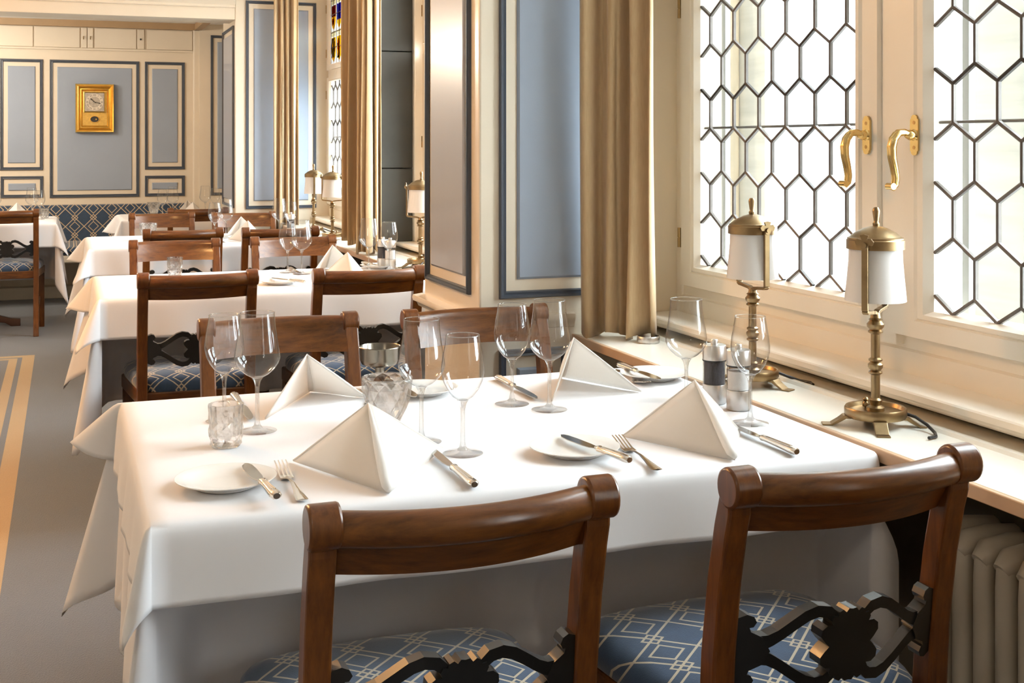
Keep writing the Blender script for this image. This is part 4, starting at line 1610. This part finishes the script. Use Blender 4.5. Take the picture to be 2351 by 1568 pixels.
def make_fork():
    t = thing('fork', '', 'fork')
    # curved profile along y: (y, z, half width)
    st = [(0, .0028, .0085), (.004, .0028, .0098), (.02, .003, .0088), (.05, .0055, .0055), (.08, .0075, .0036), (.105, .0065, .0030), (.120, .004, .0034), (.128, .0025, .0065), (.136, .0018, .0108)]
    vs, fs = [], []
    th = .0011
    for y, z, w in st:
        vs += [(-w, y, z), (0, y, z + th * 1.6), (w, y, z), (0, y, z - th)]
    for i in range(len(st) - 1):
        for k in range(4):
            k2 = (k + 1) % 4
            fs.append((i * 4 + k, i * 4 + k2, (i + 1) * 4 + k2, (i + 1) * 4 + k))
    fs += [(3, 2, 1, 0), tuple((len(st) - 1) * 4 + k for k in range(4))]
    MB().add(vs, fs).build('handle', M['silver'], t, smooth=60)
    hd = MB()
    for k in range(4):
        x = -.0093 + k * .0062
        ps = [(.134, .0016), (.150, .0022), (.170, .0062), (.190, .0105), (.204, .0125)]
        for i in range(len(ps) - 1):
            w0, w1 = .0017 - i * .0002, .0017 - (i + 1) * .0002
            (ya, za), (yb_, zb) = ps[i], ps[i + 1]
            hd.add([(x - w0, ya, za - .0008), (x + w0, ya, za - .0008), (x + w0, ya, za + .001), (x - w0, ya, za + .001), (x - w1, yb_, zb - .0008), (x + w1, yb_, zb - .0008), (x + w1, yb_, zb + .001), (x - w1, yb_, zb + .001)],
                   [(0, 3, 2, 1), (4, 5, 6, 7), (0, 1, 5, 4), (1, 2, 6, 5), (2, 3, 7, 6), (3, 0, 4, 7)])
    hd.box(-.0110, .0110, .131, .148, .0008, .0026)
    hd.build('tines', M['silver'], t)
    return t


fork = Proto(make_fork)
GF = 'silver dinner forks'
fork.put((.335, 1.832, TZ), .0, 'fork between the left front plate and its napkin', GF)
fork.put((.914, 1.800, TZ), math.radians(-6), 'fork between the right front plate and its napkin', GF)
fork.put((1.226, 2.63, TZ), PI - .1, 'fork with its tines just past the rear napkin', GF)
fork.put((.596, 2.62, TZ), PI, 'fork behind the crystal beaker', GF)
fork.put((.93, 4.55, TZ), math.radians(2), 'fork at the front of the second table beside the chair', GF)
fork.put((.81, 6.75, TZ), math.radians(6), 'fork at the front of the third table', GF)


# napkins: folded pyramids, two triangular faces meeting in a ridge
def napkin(label, F_, B_, R_, T_, sag=.004):
    o0 = Vector((F_[0], F_[1], TZ))
    T = Vector(T_) - o0
    Fv, Bv, Rv = Vector((0, 0, .001)), Vector((B_[0], B_[1], TZ + .001)) - o0, Vector((R_[0], R_[1], TZ + .001)) - o0
    top = thing('napkin', label, 'napkin', tuple(o0), 0, 'folded white linen napkins')

    def face(A, B, C, bulge, name, thick=.0016, off=0.0):
        """triangle A(apex) B C subdivided, bulging outwards like starched cloth, thick folded edge"""
        nrm = (B - A).cross(C - A).normalized()
        cen = (Fv + Bv + Rv) / 3
        if nrm.dot((A + B + C) / 3 - cen) < 0:
            nrm = -nrm
        m = 10
        mb = MB()
        ix = {}
        for i in range(m + 1):
            for j in range(i + 1):
                a = 1 - i / m
                c = j / m
                b = 1 - a - c
                p = A * a + B * b + C * c
                d = bulge * 27 * a * b * c + off
                p = p + nrm * d
                if p.z < .0012:
                    p.z = .0012
                ix[i, j] = len(mb.v)
                mb.v.append(tuple(p))
        for i in range(m):
            for j in range(i + 1):
                mb.f.append((ix[i, j], ix[i + 1, j], ix[i + 1, j + 1]))
                if j < i:
                    mb.f.append((ix[i, j], ix[i + 1, j + 1], ix[i, j + 1]))
        return mb.build(name, M['napkin'], top, smooth=180, solid=thick)
    face(T, Fv, Bv, sag, 'napkin_fold')
    face(T, Fv, Rv, sag, 'napkin_fold')
    # rolled ridge from apex to the front foot and rolls along the slanting outer edges
    mb = MB()
    pts = [T.lerp(Fv, k / 10) for k in range(11)]
    outd = (Fv - (Bv + Rv) / 2)
    outd.z = 0
    outd.normalize()
    pts = [p + outd * (.004 * math.sin(PI * k / 10)) for k, p in enumerate(pts)]
    pts[-1].z = .0075
    mb.tube(pts, [.0015, .003, .0042, .0054, .0064, .0074, .0082, .0088, .009, .0084, .005], 10)
    mb.build('napkin_ridge', M['napkin'], top, smooth=180)
    for E_ in (Bv, Rv):
        mb = MB()
        e = [T.lerp(E_, k / 8) for k in range(9)]
        for p in e:
            p.z = max(p.z, .003)
        mb.tube(e, [.001, .0016, .002, .0022, .0024, .0024, .0024, .0022, .0012], 8)
        mb.build('napkin_edge', M['napkin'], top, smooth=180)
    return top


napkin('napkin pyramid at the left front place, shaded face towards us', (.466, 1.824), (.362, 2.066), (.625, 2.06), (.469, 1.970, .862))
napkin('napkin pyramid at the right front place, beside the ledge', (1.068, 1.815), (.960, 2.032), (1.185, 1.995), (1.084, 1.985, .856))
napkin('open napkin pyramid at the left rear of the nearest table', (.50, 2.64), (.366, 2.40), (.600, 2.53), (.461, 2.47, .862))
napkin('napkin pyramid at the middle rear, leaning on a wine glass', (1.075, 2.60), (.953, 2.36), (1.172, 2.385), (1.028, 2.42, .872))


def napkin_at(label, x, y, fwd):
    s = -1 if fwd else 1
    napkin(label, (x, y + s * .125), (x - .10, y - s * .10), (x + .10, y - s * .10), (x, y - s * .02, .862))


napkin_at('white napkin pyramid on the second table behind the right chair rail', 1.045, 4.72, True)
napkin_at('napkin pyramid at the rear of the second table, left of the curtain', 1.06, 5.12, False)
napkin_at('napkin pyramid on the third table, nearer of its pair', .955, 6.86, True)
napkin_at('napkin pyramid on the third table, farther of its pair', .97, 7.30, False)
napkin_at('napkin pyramid on the farthest table, left of its pair', .87, 9.55, False)
napkin_at('napkin pyramid on the farthest table, right of its pair', .88, 9.20, True)
napkin_at('napkin pyramid on the far left table', -.33, 9.53, True)


# salt and pepper mills, steel bowl
def make_mill(fill):
    t = thing('pepper_mill' if fill == 'pepper' else 'salt_mill', '', 'mill')
    MB().lathe([(0, 0), (.0235, 0), (.0245, .002), (.0245, .0385), (.024, .040), (0, .040)], 32).build('mill_base', M['steel'], t, smooth=40)
    MB().lathe([(.0235, .040), (.0235, .088)], 32).build('mill_window', M['mill_glass'], t, smooth=180)
    h = .086 if fill == 'pepper' else .078
    MB().lathe([(0, .0405), (.0215, .0405), (.0215, h), (0, h)], 32).build('mill_filling', M[fill], t, smooth=40)
    MB().lathe([(.0238, .087), (.0250, .0885), (.0250, .0905), (0, .0905)], 32).build('black_ring', M['rubber'], t, smooth=40)
    MB().lathe([(0, .0905), (.0245, .0905), (.0245, .119), (.0235, .121), (.012, .1215), (0, .1215)], 32).build('mill_cap', M['steel'], t, smooth=40)
    MB().lathe([(0, .121), (.007, .121), (.0075, .123), (.0075, .130), (.006, .132), (0, .132)], 20).build('mill_knob', M['steel'], t, smooth=40)
    return t


pm = Proto(lambda: make_mill('pepper'))
sm_ = Proto(lambda: make_mill('salt'))
GM = 'steel mills beside the window'
pm.put((1.268, 2.238, TZ), 0, 'steel pepper mill with dark corns on the nearest table', GM)
sm_.put((1.284, 2.168, TZ), 0, 'steel salt mill with white salt on the nearest table', GM)
pm.put((1.300, 5.19, TZ), 0, 'pepper mill on the second table behind the right glasses', GM)
sm_.put((1.318, 5.13, TZ), 0, 'salt mill on the second table behind the right glasses', GM)
pm.put((1.255, 7.24, TZ), 0, 'pepper mill on the third table behind its right glasses', GM)

bo = thing('footed_bowl', 'small dark steel bowl on a foot at the rear of the nearest table', 'bowl', (.652, 2.628, TZ))
MB().lathe([(0, .050), (.030, .050), (.040, .054), (.0445, .064), (.0455, .089), (.0465, .091), (.0455, .0925), (.0435, .090), (.0425, .066), (.038, .058), (.028, .054), (0, .054)], 40).build('bowl', M['bowl_steel'], bo, smooth=45)
MB().lathe([(0, 0), (.030, 0), (.030, .003), (.011, .006), (.0105, .050), (0, .050)], 28).build('bowl_foot', M['bowl_steel'], bo, smooth=45)

# small round glass dish under the curtain
ds = MB().lathe([(0, 0), (.030, 0), (.031, .002), (.031, .016), (.029, .018), (.027, .016), (.027, .004), (0, .004)], 32).build('tealight_dish', M['steel'], None, smooth=45, loc=(1.488, 2.985, .7503))
tag(ds, 'small round metal dish on the ledge under the near curtain', 'dish')

# ------------------------------------------------------------------ unseen ceiling lamps, added for warm side light and soft fill
for i, (x, y, lcol, lk) in enumerate(LAMP_SPOTS):
    zc = 2.42 if y < 8.24 else 2.335
    t = thing('unseen_ceiling_lamp', 'unseen round ceiling lamp added for room light', 'lamp', (x, y, zc), 0, 'unseen round ceiling lamps added for room light')
    MB().lathe([(0, 0), (.20, 0), (.20, -.02), (.17, -.03), (0, -.03)], 32).build('lamp_mount', M['fixture'], t, smooth=40)
    MB().lathe([(.165, -.031), (.16, -.05), (.12, -.075), (.06, -.088), (0, -.09)], 32).build('lamp_glass', M['lamp_glow'], t, smooth=60)
    L = bpy.data.lights.new('lamp_light', 'POINT')
    L.shadow_soft_size = .13
    L.energy = LAMP_W * lk
    L.color = lcol
    lo = bpy.data.objects.new('lamp_light', L)
    COL.objects.link(lo)
    lo.parent = t
    lo.location = (0, 0, -.24)

sc = thing('unseen_wall_sconce', 'unseen opal wall sconce left of the picture, added for the pillar highlight', 'lamp', (-1.33, 10.99, 1.86))  # lamp added out of view for the pillar highlight, also brightens the back wall
MB().lathe([(0, 0), (.05, 0), (.05, .012), (0, .015)], 24).move(Matrix.Rotation(PI / 2, 4, 'X')).build('sconce_plate', M['brass'], sc, smooth=40)
MB().tube([(0, -.01, 0), (0, -.07, -.01), (0, -.09, .02)], .007, 8).build('sconce_arm', M['brass'], sc, smooth=60)
MB().lathe([(.03, .0), (.055, .02), (.075, .16), (.078, .22), (.074, .22), (.05, .02), (.028, .004)], 28, (0, -.09, .02)).build('sconce_shade', M['lamp_glow'], sc, smooth=50)
L = bpy.data.lights.new('sconce_light', 'POINT')
L.energy = 14
L.shadow_soft_size = .07
L.color = (1, .88, .74)
lo = bpy.data.objects.new('sconce_light', L)
COL.objects.link(lo)
lo.parent = sc
lo.location = (0, -.09, .30)
